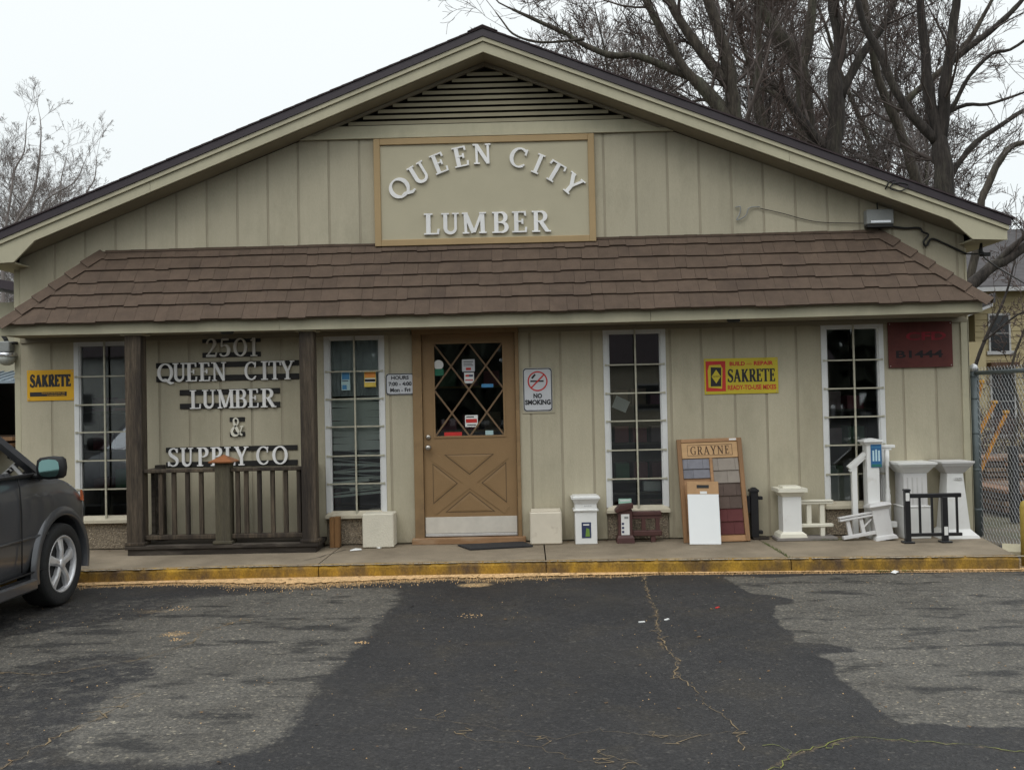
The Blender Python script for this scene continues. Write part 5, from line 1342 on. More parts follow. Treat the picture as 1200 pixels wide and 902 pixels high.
def body_section(y, w, zb, zt, k):
    if y > 1.37: y = 1.37 + (y - 1.37) * .84
    h = zt - zb
    crown = .07 if y > 1.0 else .03
    half = [(w * .86, zb), (w * .955, zb + .05), (w * .985, zb + .16), (w * .992, zb + h * .38), (w * 1.0, zb + h * .58), (w * .998, zb + h * .74), (w * .985, zb + h * .87), (w * .955, zt - .025), (w * .91, zt), (w * .70, zt + crown * .5), (w * .35, zt + crown * .9)]
    pts = half + [(0, zt + crown)] + [(-x, z) for x, z in reversed(half)]
    return [(x, y, z) for x, z in pts]
mb = MB(); secs = [body_section(*s) for s in ST_]; n = len(secs[0])
mb.v = [p for s in secs for p in s]
for i in range(len(secs) - 1):
    for j in range(n):
        a = i * n + j; b = i * n + (j + 1) % n
        mb.f.append((a, a + n, b + n, b)); mb.smooth.append(j != n - 1)
mb.f.append(tuple(range(n))); mb.smooth.append(False)
mb.f.append(tuple((len(secs) - 1) * n + j for j in range(n - 1, -1, -1))); mb.smooth.append(False)
tmp = bpy.data.objects.new('tmp', mb.mesh('tmp', PAINT)); col.objects.link(tmp)
ss = tmp.modifiers.new('s', 'SUBSURF'); ss.levels = 1
cuts = []
for sy in (1.27, -1.27):
    for sx in (-1, 1):
        c = MB().lathe([(.385, sx * .52), (.385, sx * 1.1)] if sx > 0 else [(.385, -1.1), (.385, -.52)], sy, .325, 40, 'X')
        c.smooth = [False] * len(c.f); o = bpy.data.objects.new('cut', c.mesh('cut', CLAD)); col.objects.link(o); cuts.append(o)
        bo = tmp.modifiers.new('b', 'BOOLEAN'); bo.object = o; bo.operation = 'DIFFERENCE'; bo.solver = 'EXACT'
dg = bpy.context.evaluated_depsgraph_get()
me = bpy.data.meshes.new_from_object(tmp.evaluated_get(dg)); me.name = 'body'
for o in [tmp] + cuts: bpy.data.objects.remove(o)
body = bpy.data.objects.new('body', me); col.objects.link(body); body.parent = car
# greenhouse: roof and pillars
RFW = [(-2.05, 1.09, .80), (-1.80, 1.56, .62), (-1.2, 1.625, .63), (-.4, 1.64, .635), (.28, 1.60, .63), (1.02, 1.06, .82)]
mb = MB()
mb.add([(-.63, -1.80, 1.565), (.63, -1.80, 1.565), (.64, -.9, 1.62), (-.64, -.9, 1.62), (.64, -.1, 1.625), (-.64, -.1, 1.625), (.61, .30, 1.585), (-.61, .30, 1.585),
        (-.4, -1.78, 1.60), (.4, -1.78, 1.60), (.42, -.9, 1.665), (-.42, -.9, 1.665), (.42, -.1, 1.67), (-.42, -.1, 1.67), (.4, .33, 1.61), (-.4, .33, 1.61)],
       [(0, 8, 11, 3), (8, 9, 10, 11), (9, 1, 2, 10), (3, 11, 13, 5), (11, 10, 12, 13), (10, 2, 4, 12), (5, 13, 15, 7), (13, 12, 14, 15), (12, 4, 6, 14)], True)
mb.build('roof', PAINT, car)
for s in (-1, 1):
    MB().beam((s * .84, 1.04, 1.035), (s * .615, .30, 1.59), .065, .05, up=(s, 0, .4)).build('front_pillar', PAINT, car)
    MB().beam((s * .845, .0, 1.06), (s * .64, -.08, 1.615), .075, .03, up=(s, 0, .3)).build('centre_pillar', CLAD, car)
    MB().beam((s * .845, -1.15, 1.08), (s * .64, -1.1, 1.61), .085, .035, up=(s, 0, .3)).build('rear_side_pillar', PAINT, car)
    MB().beam((s * .80, -2.08, 1.08), (s * .61, -1.80, 1.57), .12, .05, up=(s, 0, .4)).build('rear_pillar', PAINT, car)
    for (ya, yb, yc, yd) in ((.97, .04, -.04, .31), (-.04, -1.11, -1.06, -.11), (-1.19, -2.02, -1.80, -1.14)):
        xi, xo = .625, .832
        MB().add([(s * xo, ya, 1.045), (s * xo, yb, 1.06), (s * xi, yc, 1.60), (s * xi, yd, 1.59)], [(0, 1, 2, 3)]).build('side_window', CARGLASS, car)
    MB().box(min(s * .835, s * .872), max(s * .835, s * .872), -2.0, .99, 1.052, 1.075, .004).build('beltline_trim', CLAD, car)
    for yy in (.66, -.22, -1.18):
        P = [(s * .885, yy, .36), (s * .890, yy, .6), (s * .889, yy, .8), (s * .876, yy, .98), (s * .862, yy, 1.045)]
        MB().tube(P, .005, 4).build('door_seam', CLAD, car)
    MB().tube([(s * .888, 1.0, .34), (s * .889, .2, .335), (s * .889, -.9, .335)], .007, 4).build('door_seam', CLAD, car)
    MB().box(min(s * .80, s * .905), max(s * .80, s * .905), -.86, .86, .20, .29, .015).build('side_sill', PAINT, car)
    for yy in (-.05, -1.0): MB().tube([(s * .895, yy - .1, .93), (s * .925, yy - .07, .935), (s * .925, yy + .05, .935), (s * .895, yy + .08, .93)], .014, 6).build('door_handle', PAINT, car)
    # side crease
    MB().tube([(s * .882, 1.05, .60), (s * .889, .3, .595), (s * .889, -.8, .60)], .010, 4).build('side_crease', PAINT, car)
    # arch flares
    for sy in (1.27, -1.27):
        mb = MB(); nn = 26; prof = [(.384, .79), (.386, .895), (.398, .905), (.44, .897), (.462, .872)]
        vs = []
        for i in range(nn + 1):
            a = R(-12 + 204 * i / nn); 
            for r, xx in prof: vs.append((s * xx, sy + r * math.cos(a), .325 + r * math.sin(a)))
        k = len(prof); fs = [(i * k + j, i * k + j + 1, (i + 1) * k + j + 1, (i + 1) * k + j) for i in range(nn) for j in range(k - 1)]
        mb.add(vs, fs, True).build('wheel_arch', PAINT, car)
    # lamps
    mb = MB().add([(s * .79, 1.82, .78), (s * .82, 1.75, .80), (s * .80, 1.75, .87), (s * .77, 1.81, .83), (s * .72, 1.93, .72), (s * .70, 1.91, .78)], [(0, 1, 2, 3), (4, 0, 3, 5)]); 
    mb.build('headlight', CLEARL, car)
    MB().add([(s * .866, 1.62, .80), (s * .866, 1.62, .885), (s * .85, 1.69, .875), (s * .82, 1.77, .845), (s * .795, 1.82, .79), (s * .825, 1.77, .775), (s * .83, 1.70, .885)], [(0, 1, 2), (0, 2, 3), (0, 3, 5), (3, 4, 5)]).build('turn_lamp', AMBER, car)
    MB().box(min(s * .66, s * .84), max(s * .66, s * .84), -2.23, -2.08, .85, 1.05, .02).build('tail_light', REDL, car)
    # mirrors
    mm = MB(); x0, x1 = .925, 1.12
    v8 = []
    for yy, k in ((.80, 1.0), (.88, 1.03), (.96, .55)):
        cx_, cz_ = (x0 + x1) / 2, 1.115; hw, hh = (x1 - x0) / 2 * k, .085 * k
        for i in range(12):
            a = 2 * PI * i / 12; ca, sa = math.cos(a), math.sin(a)
            v8.append((s * (cx_ + hw * math.copysign(abs(ca) ** .55, ca)), yy, cz_ + hh * math.copysign(abs(sa) ** .55, sa)))
    mm.add(v8, [(i * 12 + j, i * 12 + (j + 1) % 12, (i + 1) * 12 + (j + 1) % 12, (i + 1) * 12 + j) for i in range(2) for j in range(12)] + [tuple(range(24, 36)), tuple(range(11, -1, -1))], True)
    mi = mm.build('side_mirror', CLAD, car)
    v8 = [(s * ((x0 + x1) / 2 + .078 * math.copysign(abs(math.cos(2 * PI * i / 12)) ** .6, math.cos(2 * PI * i / 12))), .797, 1.115 + .066 * math.copysign(abs(math.sin(2 * PI * i / 12)) ** .6, math.sin(2 * PI * i / 12))) for i in range(12)]
    MB().add(v8, [tuple(range(12))]).build('mirror_glass', mat('mirror_teal', (.16, .27, .25), .08, .05, 9, metal=.9), mi)
    MB().box(min(s * .84, s * .94), max(s * .84, s * .94), .86, .93, 1.035, 1.07, .01).build('mirror_arm', CLAD, mi)
MB().add([(-.80, 1.04, 1.06), (.80, 1.04, 1.06), (.58, .34, 1.59), (-.58, .34, 1.59)], [(0, 1, 2, 3)]).build('windshield', CARGLASS, car)
MB().add([(-.74, -2.10, 1.12), (.74, -2.10, 1.12), (.57, -1.84, 1.56), (-.57, -1.84, 1.56)], [(3, 2, 1, 0)]).build('rear_window', CARGLASS, car)
MB().box(-.55, .55, 2.10, 2.19, .34, .46, .02).build('front_bumper_grille', CLAD, car)
MB().box(-.36, .36, 2.05, 2.16, .56, .70, .02).build('upper_grille', CLAD, car)
mb = MB().box(-.78, .78, -1.9, .9, .9, 1.0); mb.build('cabin_floor', CLAD, car)
for sx in (-.4, .4):
    for yy in (.05, -.95):
        MB().box(sx - .22, sx + .22, yy - .18, yy - .05, 1.0, 1.38, .03).build('seat_back', CLAD, car)
# wheels
def wheel(sx, sy, first=None):
    if first:
        w = inst(first, car, (sx * .785, sy, .325), (0, 0, 0 if sx > 0 else PI), 'wheel')
        for ch in first.children: inst(ch, w, ch.location, ch.rotation_euler)
        return w
    prof = [(.20, -.10), (.30, -.11), (.318, -.098), (.3245, -.07), (.3245, .07), (.318, .098), (.30, .11), (.235, .108), (.222, .095), (.21, .06)]
    w = MB().lathe(prof, 0, 0, 36, 'X').build('wheel', TYRE, car, (sx * .785, sy, .325))
    MB().lathe([(.222, .096), (.228, .102), (.215, .104), (.205, .085), (.20, .02), (.195, -.05)], 0, 0, 32, 'X', caps=False).build('rim', RIM, w)
    MB().lathe([(.205, .0), (.204, .005)], 0, 0, 24, 'X').build('wheel_well', HUBD, w); MB().lathe([(.14, .01), (.14, .02)], 0, 0, 24, 'X').build('brake_disc', mat('brake_steel', (.2, .19, .18), .5, .1, 9, metal=.6), w)
    for k in range(5):
        a = R(90 + 72 * k); c, s_ = math.cos(a), math.sin(a)
        def P(r, t, x): return (x, r * c - t * s_, r * s_ + t * c)
        mb = MB(); vs = []
        for r, hw, x in ((.03, .030, .092), (.11, .030, .097), (.205, .047, .083)):
            vs += [P(r, -hw, x - .03), P(r, -hw, x - .004), P(r, -hw * .45, x + .006), P(r, hw * .45, x + .006), P(r, hw, x - .004), P(r, hw, x - .03)]
        mb.add(vs, [(i * 6 + j, i * 6 + (j + 1) % 6, (i + 1) * 6 + (j + 1) % 6, (i + 1) * 6 + j) for i in range(2) for j in range(6)]); mb.build('spoke', RIM, w)
    MB().lathe([(.045, .05), (.045, .098), (.035, .106), (.005, .108)], 0, 0, 18, 'X').build('hub_cap', RIM, w)
    return w
w0 = wheel(1, 1.27)
for sx, sy in ((-1, 1.27), (1, -1.27), (-1, -1.27)): wheel(sx, sy, w0)
MB().box(-.60, .60, -2.0, 2.0, .24, .40).build('underbody', CLAD, car)

# ================================================================== FENCE
F = thing('chain_link_fence', 'galvanised chain link fence with grey end post at the right corner', 'fence', (4.525, .03, 0))
def fence_post(x, y, nm='fence_post'):
    p = MB().lathe([(.036, 0), (.036, 1.76)], 0, 0, 14).build(nm, GALV, F, (x, y, 0))
    MB().lathe([(.039, 1.755), (.041, 1.79), (.034, 1.815), (.012, 1.83)], 0, 0, 14).build('post_cap', mat('post_cap_metal', (.55, .56, .57), .4, .05, 8, metal=.6), p)
    for z in (.35, .75, 1.12, 1.47, 1.70): MB().lathe([(.038, z), (.040, z + .003), (.040, z + .02), (.038, z + .023)], 0, 0, 14).build('tension_band', GALV, p)
    return p
fence_post(0, 0)
FD = Vector((.17, -1.50, 0)); FL = FD.length; FD.normalize()
fence_post(FD.x * (FL + .35), FD.y * (FL + .35))
mb = MB().tube([(0, 0, 1.735), tuple(FD * (FL + .35) + Vector((0, 0, 1.735)))], .021, 10); mb.build('top_rail', GALV, F)
mb = MB(); z0, z1 = .06, 1.80; p_ = .052
def fp(u, z, d=0): return (FD.x * u + d, FD.y * u, z)
Lw = FL + .33
for sgn in (1, -1):
    u = -2.0
    while u < Lw + 2:
        # line u(z) = u + sgn*(z-z0)*.72
        pts = []
        a = []
        for q in range(0, 200):
            z = z0 + q * .0361
            if z > z1: break
            uu = u + sgn * (z - z0) * .72
            if .03 <= uu <= Lw: a.append(fp(uu, z, (.003 if (q % 2) else -.003) * sgn))
        if len(a) > 1: mb.tube([a[0]] + a[1:-1:1] + [a[-1]], .0021, 3, caps=False)
        u += p_
tag(mb.build('chain_mesh', CHAIN, F), kind='stuff')
mb = MB().tube([(.03, -.03, .10), (.03, -.03, 1.78)], .006, 5); mb.build('tension_bar', GALV, F)
g = MB(); 
for i in range(140):
    u = random.uniform(0, 1.7); x, y = 4.525 + FD.x * u + random.gauss(.03, .05), .03 + FD.y * u; h = random.uniform(.02, .07); a = random.uniform(0, 6.28)
    g.add([(x, y, 0), (x + .005, y, 0), (x + .03 * math.cos(a), y + .02 * math.sin(a), h)], [(0, 1, 2)])
tag(g.build('fence_weeds', mat('dry_weeds', (.20, .17, .08), .9, .3, 20)), kind='stuff', label='dry weeds along the foot of the chain link fence')

# ================================================================== BACKYARD RIGHT
ORG = mat('rusty_orange_paint', (.60, .26, .02), .7, .25, 15, c2=(.18, .07, .03), c2s=14, c2lo=.5, c2hi=.65)
ORT = mat('orange_paint_tip', (.62, .32, .04), .6)
DK = mat('dark_yard_steel', (.035, .035, .04), .7, .3, 6)
rk = thing('cantilever_rack', 'dark steel yard rack with slanting rusty orange arms behind the fence', 'rack', (5.15, 1.5, 0))
MB().box(-.10, .0, -.05, .05, 0, 1.2).build('upright', DK, rk); MB().box(.55, .63, .15, .25, 0, .9).build('upright', DK, rk)
for (a, b) in (((.15, 0, 1.65), (.03, .02, 1.15)), ((.29, 0, 1.41), (.02, .02, .90)), ((.42, 0, 1.29), (.03, .02, .45))):
    MB().beam(a, b, .035, .035).build('slanting_arm', ORG, rk)
    MB().box(a[0] - .03, a[0] + .03, -.03, .03, a[2], a[2] + .035, .004).build('arm_tip', ORT, rk)
lw = [(.12, .075, .05), (.17, .11, .07), (.08, .06, .05), (.22, .12, .07)]
for j, (x, y, w, d, nl, lb) in enumerate([(6.5, 2.8, 1.3, 1.2, 4, 'low stack of reddish boards on the ground behind the fence'), (7.6, 5.2, 1.5, 1.0, 7, 'higher stack of dark boards further back behind the fence')]):
    t = thing('lumber_stack', lb, 'lumber', (x, y, 0))
    for k in range(nl):
        for q in range(5):
            hh = .05; MB().box(-w / 2 + q * w / 5, -w / 2 + (q + 1) * w / 5 - .012, -d / 2 + random.uniform(-.05, .05), d / 2, .06 + k * .075, .06 + k * .075 + hh).build('board', mat('yard_board_%d' % ((k + q + j) % 4), lw[(k + q + j) % 4], .8, .2, 6), t)
mb = MB()
for i in range(3000):
    x = random.uniform(5.0, 13); y = random.uniform(3.5, 15); r = random.uniform(.02, .06)
    mb.frustum(x, y, -.01, r * .9, r, r, r * .5, r * .5)
tag(mb.build('rubble', mat('grey_rubble', (.10, .10, .105), .9, .4, 8)), kind='stuff', label='grey gravel and rubble over the yard behind the fence')
mb = MB(); BR = mat('brush_brown', (.085, .055, .045), .9, .4, 10)
for i in range(2600):
    x = random.uniform(7.2, 16); y = random.uniform(9, 12); z = random.uniform(0, 1.0); a = random.uniform(0, 6.28); l = random.uniform(.2, .7); e = random.uniform(-.2, 1.2)
    mb.tube([(x, y, z), (x + l * math.cos(a) * math.cos(e), y + l * math.sin(a) * math.cos(e), z + l * math.sin(e))], [.012, .004], 3, caps=False)
tag(mb.build('brush_tangle', BR), kind='stuff', label='tangle of brown brush across the back of the yard')
# yellow house
HY = mat('yellow_house_siding', (.43, .36, .21), .8, .06, 2, .1, 30); HR = mat('grey_house_roof', (.085, .08, .082), .95, .2, 4, .5, 40); HW = mat('house_white_trim', (.45, .45, .45), .6); HG = mat('house_dark_pane', (.03, .032, .035), .15, .1, 3, spec=.6)
H = thing('yellow_house', 'yellow sided house with grey roof and white framed windows beyond the fence', 'house', (13.0, 18, 0))
MB().box(0, 11, 0, 9, 0, 4.5).build('house_wall', HY, H)
for k in range(26): MB().box(-.004, 11.004, -.02, -.002, .1 + k * .17, .235 + k * .17).build('siding_course', HY, H)
mb = MB(); mb.prismx([(-.45, 4.45), (4.5, 6.9), (9.4, 4.5), (9.4, 4.62), (4.5, 7.05), (-.45, 4.60)], -.35, 11.4); rf = mb.build('house_roof', HR, H)
MB().box(-.36, 11.41, -.50, -.455, 4.44, 4.56).build('eave_fascia', HW, H)
def hwin(x0, x1, z0, z1):
    w = MB(); w.box(x0 - .05, x0, -.06, -.021, z0, z1); w.box(x1, x1 + .05, -.06, -.021, z0, z1); w.box(x0 - .05, x1 + .05, -.061, -.021, z1, z1 + .06); w.box(x0 - .12, x1 + .12, -.08, -.021, z0 - .1, z0)
    w = w.build('house_window', HW, H); MB().box(x0, x1, -.04, -.022, z0, z1).build('window_pane', HG, w); MB().box(x0, x1, -.05, -.041, (z0 + z1) / 2 - .02, (z0 + z1) / 2 + .02).build('window_rail', mat('sash_grey', (.2, .2, .2), .6), w)
hwin(.42, .95, 2.75, 3.78); hwin(.42, 1.05, .35, 2.25); hwin(3.2, 3.9, 2.6, 3.8)
MB().box(.3, 1.1, -.3, -.021, 2.28, 2.42).build('window_box', mat('window_box_brown', (.09, .05, .03), .8), H)
MB().prism([(-2.6, 2.96), (.1, 3.97), (.1, 4.05), (-2.6, 3.03)], -.9, -.1).build('porch_roof', HW, H)
MB().box(-2.2, -.0, -.6, 0, 0, 3.0).build('porch_wall', HY, H)
MB().prism([(-2.6, 3.04), (.19, 4.09), (.19, 4.35), (-2.6, 3.25)], -.88, 3).build('porch_shingles', HR, H)

# ================================================================== BACKYARD LEFT
SHW = mat('shed_cream_wall', (.40, .37, .27), .85, .08, 3); AWN = mat('awning_blue_grey', (.25, .30, .34), .5, .1, 5, metal=.3)
L = thing('lumber_shed', 'cream walled lumber shed with blue grey metal awning at the left edge', 'shed', (-13.5, 6, 0))
MB().box(0, 5.6, .0, .15, 2.2, 3.4).build('shed_wall', SHW, L); MB().box(5.45, 5.6, .15, 8, 0, 3.3).build('shed_wall', SHW, L); MB().box(0, .15, .15, 8, 0, 3.3).build('shed_wall', SHW, L)
MB().box(.15, 5.45, 7.8, 7.95, 0, 3.3).build('shed_wall', DARKV, L)
MB().prism([(-.3, 4.75), (5.9, 3.38), (5.9, 3.52), (-.3, 4.89)], -.4, 8.3).build('shed_roof', BROWNMET, L)
MB().prismx([(-.9, 2.02), (0, 2.2), (0, 2.24), (-.9, 2.06)], -.1, 5.7).build('metal_awning', AWN, L)
for k in range(36): MB().prismx([(-.9, 2.062), (0, 2.242), (0, 2.262), (-.9, 2.082)], -.05 + k * .16, -.02 + k * .16).build('awning_rib', AWN, L)
for x in (.2, 2.0, 3.8, 5.35): MB().box(x, x + .1, .0, .1, 0, 2.2).build('shed_post', WOODD, L)
for j, (x, z0, nl, c, lb) in enumerate([(-9.4, .9, 3, (.30, .17, .09), 'reddish boards on the upper rack of the lumber shed'), (-9.4, .1, 6, (.42, .33, .22), 'pale boards on the lower rack of the lumber shed')]):
    t = thing('lumber_stack', lb, 'lumber', (x, 6.2, z0))
    for k in range(nl):
        for q in range(6): MB().box(-1.0 + q * .33, -1.0 + q * .33 + .3, -.6 + random.uniform(0, .15), 1.2, k * .1, k * .1 + .06).build('board', mat('shed_board_%d_%d' % (j, (k + q) % 3), tuple(v * (1 + .2 * ((k + q) % 3 - 1)) for v in c), .8, .2, 6), t)
t = thing('green_bin', 'dark green bin with pale scraps at the left edge by the shed', 'bin', (-8.9, 4.9, 0)); MB().box(-.6, .6, -.35, .35, 0, 1.06, .02).build('bin_body', mat('bin_green', (.02, .09, .055), .6), t)
mb = MB()
for i in range(40): 
    x, y = random.uniform(-.5, .5), random.uniform(-.3, .2); mb.beam((x, y, 1.0), (x + random.uniform(-.2, .2), y, 1.12 + random.uniform(0, .1)), .12, .02)
tag(mb.build('wood_scraps', mat('pale_scrap', (.42, .30, .18), .8), t), kind='stuff')

# ================================================================== TREES
BARK = mat('bark', (.055, .046, .036), .95, .45, 4, 2.5, 14, c2=(.085, .088, .060), c2s=1.2, c2lo=.5, c2hi=.75, stretch=(2, 2, .35), fine=.4, finescale=14)
BARK2 = mat('bark_dark', (.036, .030, .026), .95, .5, 4, 2.5, 14, c2=(.07, .065, .048), c2s=1.4, c2lo=.5, c2hi=.75, stretch=(2, 2, .35), fine=.4, finescale=14)
TWIG = mat('twig_brown', (.088, .070, .062), .9, .25, 1.5)
TWIGR = mat('twig_red_brown', (.098, .070, .060), .9, .3, 1.5)
TWIGG = mat('twig_grey', (.20, .175, .165), .9, .2, 1.5)
rt = random.Random(11)
def grow(mb, p, d, length, r, depth, minr, dens, up=.07, wig=.13):
    """recursive bare branch; p, d Vectors"""
    n = max(3, int(length / .35)) if depth > 0 else 3
    n = min(n, 9)
    pts = [p.copy()]; dirs = []
    q = p.copy(); dd = d.normalized()
    for i in range(n):
        dd = (dd + Vector((rt.gauss(0, wig), rt.gauss(0, wig), rt.gauss(0, wig) + up))).normalized()
        q = q + dd * length / n; pts.append(q.copy()); dirs.append(dd.copy())
    rad = [max(minr, r * (1 - .75 * i / n)) for i in range(n + 1)]
    mb.tube(pts, rad, 3 if r < .03 else (4 if r < .06 else 6), caps=False)
    if depth <= 0: return
    k = max(2, int(dens * (1 + n * .35)))
    for i in range(k):
        t = rt.uniform(.18, 1.0); j = min(n - 1, int(t * n)); f = t * n - j
        pp = pts[j].lerp(pts[j + 1], max(0, min(1, f)))
        ax = dirs[j].cross(Vector((rt.gauss(0, 1), rt.gauss(0, 1), rt.gauss(0, 1)))).normalized()
        ang = rt.uniform(.35, .95)
        nd = (Matrix.Rotation(ang, 3, ax) @ dirs[j])
        grow(mb, pp, nd, length * rt.uniform(.38, .68) * (1.15 - .4 * t), rad[j] * rt.uniform(.45, .7), depth - 1, minr, dens, up, wig)
def tree(label, Y, limbs, bark, twig, step=.75, blen=2.4, depth=3, dens=1.85, minr=.0052, base=True, yv=.6, bdx=-.25, group='bare trees behind the store'):
    """limbs: traced centre lines (x, z, radius) with their own depth offsets"""
    x0, z0, r0 = limbs[0][0]
    t = thing('bare_tree', label, 'tree', (x0, Y, 0), group=group)
    tr = MB(); cr = MB(); off0 = Vector((x0, 0, 0))
    for li, lb in enumerate(limbs):
        P = []; rads = []
        yo = rt.uniform(-yv, yv) if li else 0
        Lr = catmull([(a[0], a[1], a[2]) for a in lb], 3)
        for i, (x, z, r) in enumerate(Lr):
            f = i / max(1, len(Lr) - 1)
            P.append(Vector((x - x0 + rt.gauss(0, r * .06), yo * f, z))); rads.append(max(.011, .76 * r * rt.uniform(.92, 1.08)))
        if li == 0 and base and P[0].z > .3:
            nb = int(P[0].z / .8) + 1
            bs = [Vector((rt.gauss(0, .04) + bdx * (1 - k / nb), 0, P[0].z * k / nb)) for k in range(nb)]
            P = bs + P; rads = [rads[0] * (1.35 - .3 * k / nb) for k in range(nb)] + rads
        tr.tube(P, rads, 10 if max(rads) > .08 else 6, caps=True)
        start = len(P) // 3 if (li == 0 and base) else 1
        acc = 0
        for i in range(start, len(P) - 1):
            seg = P[i + 1] - P[i]; acc += seg.length
            while acc > step:
                acc -= step * rt.uniform(.7, 1.3)
                d = seg.normalized(); ax = d.cross(Vector((rt.gauss(0, 1), rt.gauss(0, 1), rt.gauss(0, 1)))).normalized()
                nd = Matrix.Rotation(rt.uniform(.5, 1.15), 3, ax) @ d
                rr = min(.075, rads[i] * rt.uniform(.22, .42)); ll = blen * rt.uniform(.5, 1.25) * (.55 + .45 * min(1, rads[i] / .08))
                grow(cr, P[i], nd, ll, rr, depth, minr, dens)
        # fine end
        grow(cr, P[-1], (P[-1] - P[-2]).normalized(), blen, rads[-1] * .8, depth, minr, dens)
    tr.build('trunk', bark, t)
    o = cr.build('branches', twig, t); tag(o, kind='stuff')
    return t, len(cr.f)
tot = 0
A = [[(5.80,7.22,0.277),(5.50,7.97,0.256),(5.27,8.95,0.234),(5.17,10.02,0.213),(4.94,10.89,0.192),(4.65,11.87,0.149)],
[(5.50,7.97,0.234),(4.79,9.00,0.192),(4.16,9.73,0.149),(3.65,10.61,0.128),(3.24,11.37,0.107),(2.94,12.03,0.085)],
[(5.30,8.52,0.170),(4.48,9.50,0.149),(3.97,9.78,0.128),(3.00,10.25,0.107),(2.30,10.32,0.107),(1.62,10.64,0.085),(1.24,10.93,0.075),(0.52,11.32,0.064),(-0.18,11.69,0.043)],
[(1.62,10.64,0.053),(0.76,10.62,0.043),(0.23,10.72,0.043),(-0.19,10.95,0.034),(-0.40,11.26,0.028),(-0.61,11.59,0.021)],
[(5.16,9.38,0.170),(4.60,10.26,0.170),(4.09,11.13,0.149),(3.79,11.90,0.128)]]
t_, k = tree('large bare tree whose long limb reaches left over the roof ridge', 14, A, BARK, TWIG, .62, 2.3); tot += k
Bt = [[(8.08,7.42,0.336),(8.00,8.87,0.312),(7.94,10.08,0.288),(7.84,10.97,0.264),(7.36,11.74,0.216),(6.87,12.51,0.192),(6.56,13.15,0.168)],
[(7.88,10.68,0.216),(8.15,11.64,0.192),(8.27,12.49,0.168),(8.36,13.22,0.144)],
[(8.12,8.86,0.168),(7.55,9.84,0.120),(6.96,10.34,0.072),(6.49,10.48,0.048)]]
t_, k = tree('bare tree with thick leaning trunk forking in the middle of the grove', 17, Bt, BARK, TWIG, .8, 2.3); tot += k
t_, k = tree('slim straight bare tree rising between two thicker trunks', 15, [[(6.29,8.12,0.111),(6.12,9.24,0.111),(6.24,10.58,0.100),(6.24,11.48,0.089),(6.33,12.27,0.067)]], BARK, TWIGR, .7, 1.8); tot += k
Ct = [[(8.57,6.72,0.311),(8.24,7.78,0.289),(8.41,9.09,0.289),(8.31,10.12,0.244),(8.53,10.83,0.222),(8.36,11.87,0.178),(8.29,12.55,0.155)],
[(8.58,7.28,0.222),(8.27,7.96,0.178),(7.78,8.53,0.178),(7.42,9.10,0.155),(7.00,9.78,0.111),(6.56,10.13,0.067)],
[(8.42,9.40,0.178),(9.01,10.51,0.155),(9.69,11.38,0.133),(10.05,12.16,0.111)]]
t_, k = tree('stout dark bare tree with a lichen spotted left stem', 15.5, Ct, BARK2, TWIG, .8, 2.3); tot += k
Dt = [[(9.59,5.36,0.293),(9.58,6.43,0.273),(9.53,7.21,0.254),(9.40,7.88,0.176),(9.28,8.55,0.156),(9.27,9.36,0.137),(9.19,10.09,0.117),(9.16,10.86,0.098)],
[(9.55,7.31,0.195),(9.59,7.99,0.176),(9.61,8.62,0.156),(9.74,9.58,0.137),(9.84,10.54,0.117),(9.92,11.03,0.098)],
[(9.42,7.31,0.156),(9.06,7.73,0.137),(8.75,8.13,0.127),(8.43,8.75,0.117),(8.22,9.35,0.117),(7.87,10.03,0.098),(7.70,10.80,0.078)],
[(9.64,8.39,0.117),(9.72,8.97,0.107),(10.25,9.43,0.098),(10.73,9.79,0.088),(11.17,10.17,0.078),(11.47,10.49,0.059),(11.83,10.88,0.039)],
[(9.63,7.80,0.078),(9.85,8.14,0.068),(10.14,8.70,0.059),(10.63,9.18,0.059),(11.00,9.23,0.049),(11.49,9.53,0.039),(11.89,9.70,0.029)],
[(9.58,7.60,0.078),(9.75,7.95,0.068),(10.26,8.19,0.059),(10.78,8.22,0.049),(11.46,8.43,0.039),(11.95,8.62,0.029)],
[(9.57,5.94,0.117),(9.80,6.58,0.088),(10.18,7.08,0.088),(10.48,7.36,0.078),(10.95,7.65,0.078),(11.44,7.96,0.068),(12.03,8.22,0.059)]]
t_, k = tree('dark many stemmed bare tree right above the utility box', 12, Dt, BARK2, TWIG, .85, 1.6); tot += k
Gt = [[(10.85,6.42,0.185),(10.64,7.24,0.185),(10.29,8.50,0.162),(10.08,9.06,0.162),(9.78,9.81,0.139),(9.61,10.40,0.139),(9.46,11.57,0.116),(9.31,12.62,0.092)],
[(10.01,9.11,0.116),(10.60,9.67,0.116),(11.30,10.24,0.104),(12.01,10.92,0.092),(12.50,11.72,0.069),(12.86,12.40,0.046)]]
t_, k = tree('mossy bare tree leaning left behind the many stemmed tree', 16, Gt, BARK, TWIG, .8, 2.0); tot += k
t_, k = tree('bare tree with a single crooked limb at the right roof tip', 8, [[(8.49,5.11,0.095),(8.59,5.34,0.087),(8.88,5.89,0.079),(9.10,6.11,0.072),(9.39,6.18,0.064),(9.78,6.27,0.048)]], BARK, TWIGG, .5, 1.1, bdx=-.9); tot += k
t_, k = tree('thick leaning bare limb crossing before the yellow house roof', 4, [[(6.14,2.90,0.123),(6.42,3.12,0.111),(6.70,3.35,0.105),(6.89,3.44,0.098),(7.15,3.61,0.098),(7.52,3.84,0.086)], [(6.72,3.37,0.061),(6.87,3.53,0.055),(7.01,3.66,0.049),(7.19,3.81,0.049),(7.41,4.03,0.037)]], BARK2, TWIG, .5, .8, minr=.004, yv=.2); tot += k
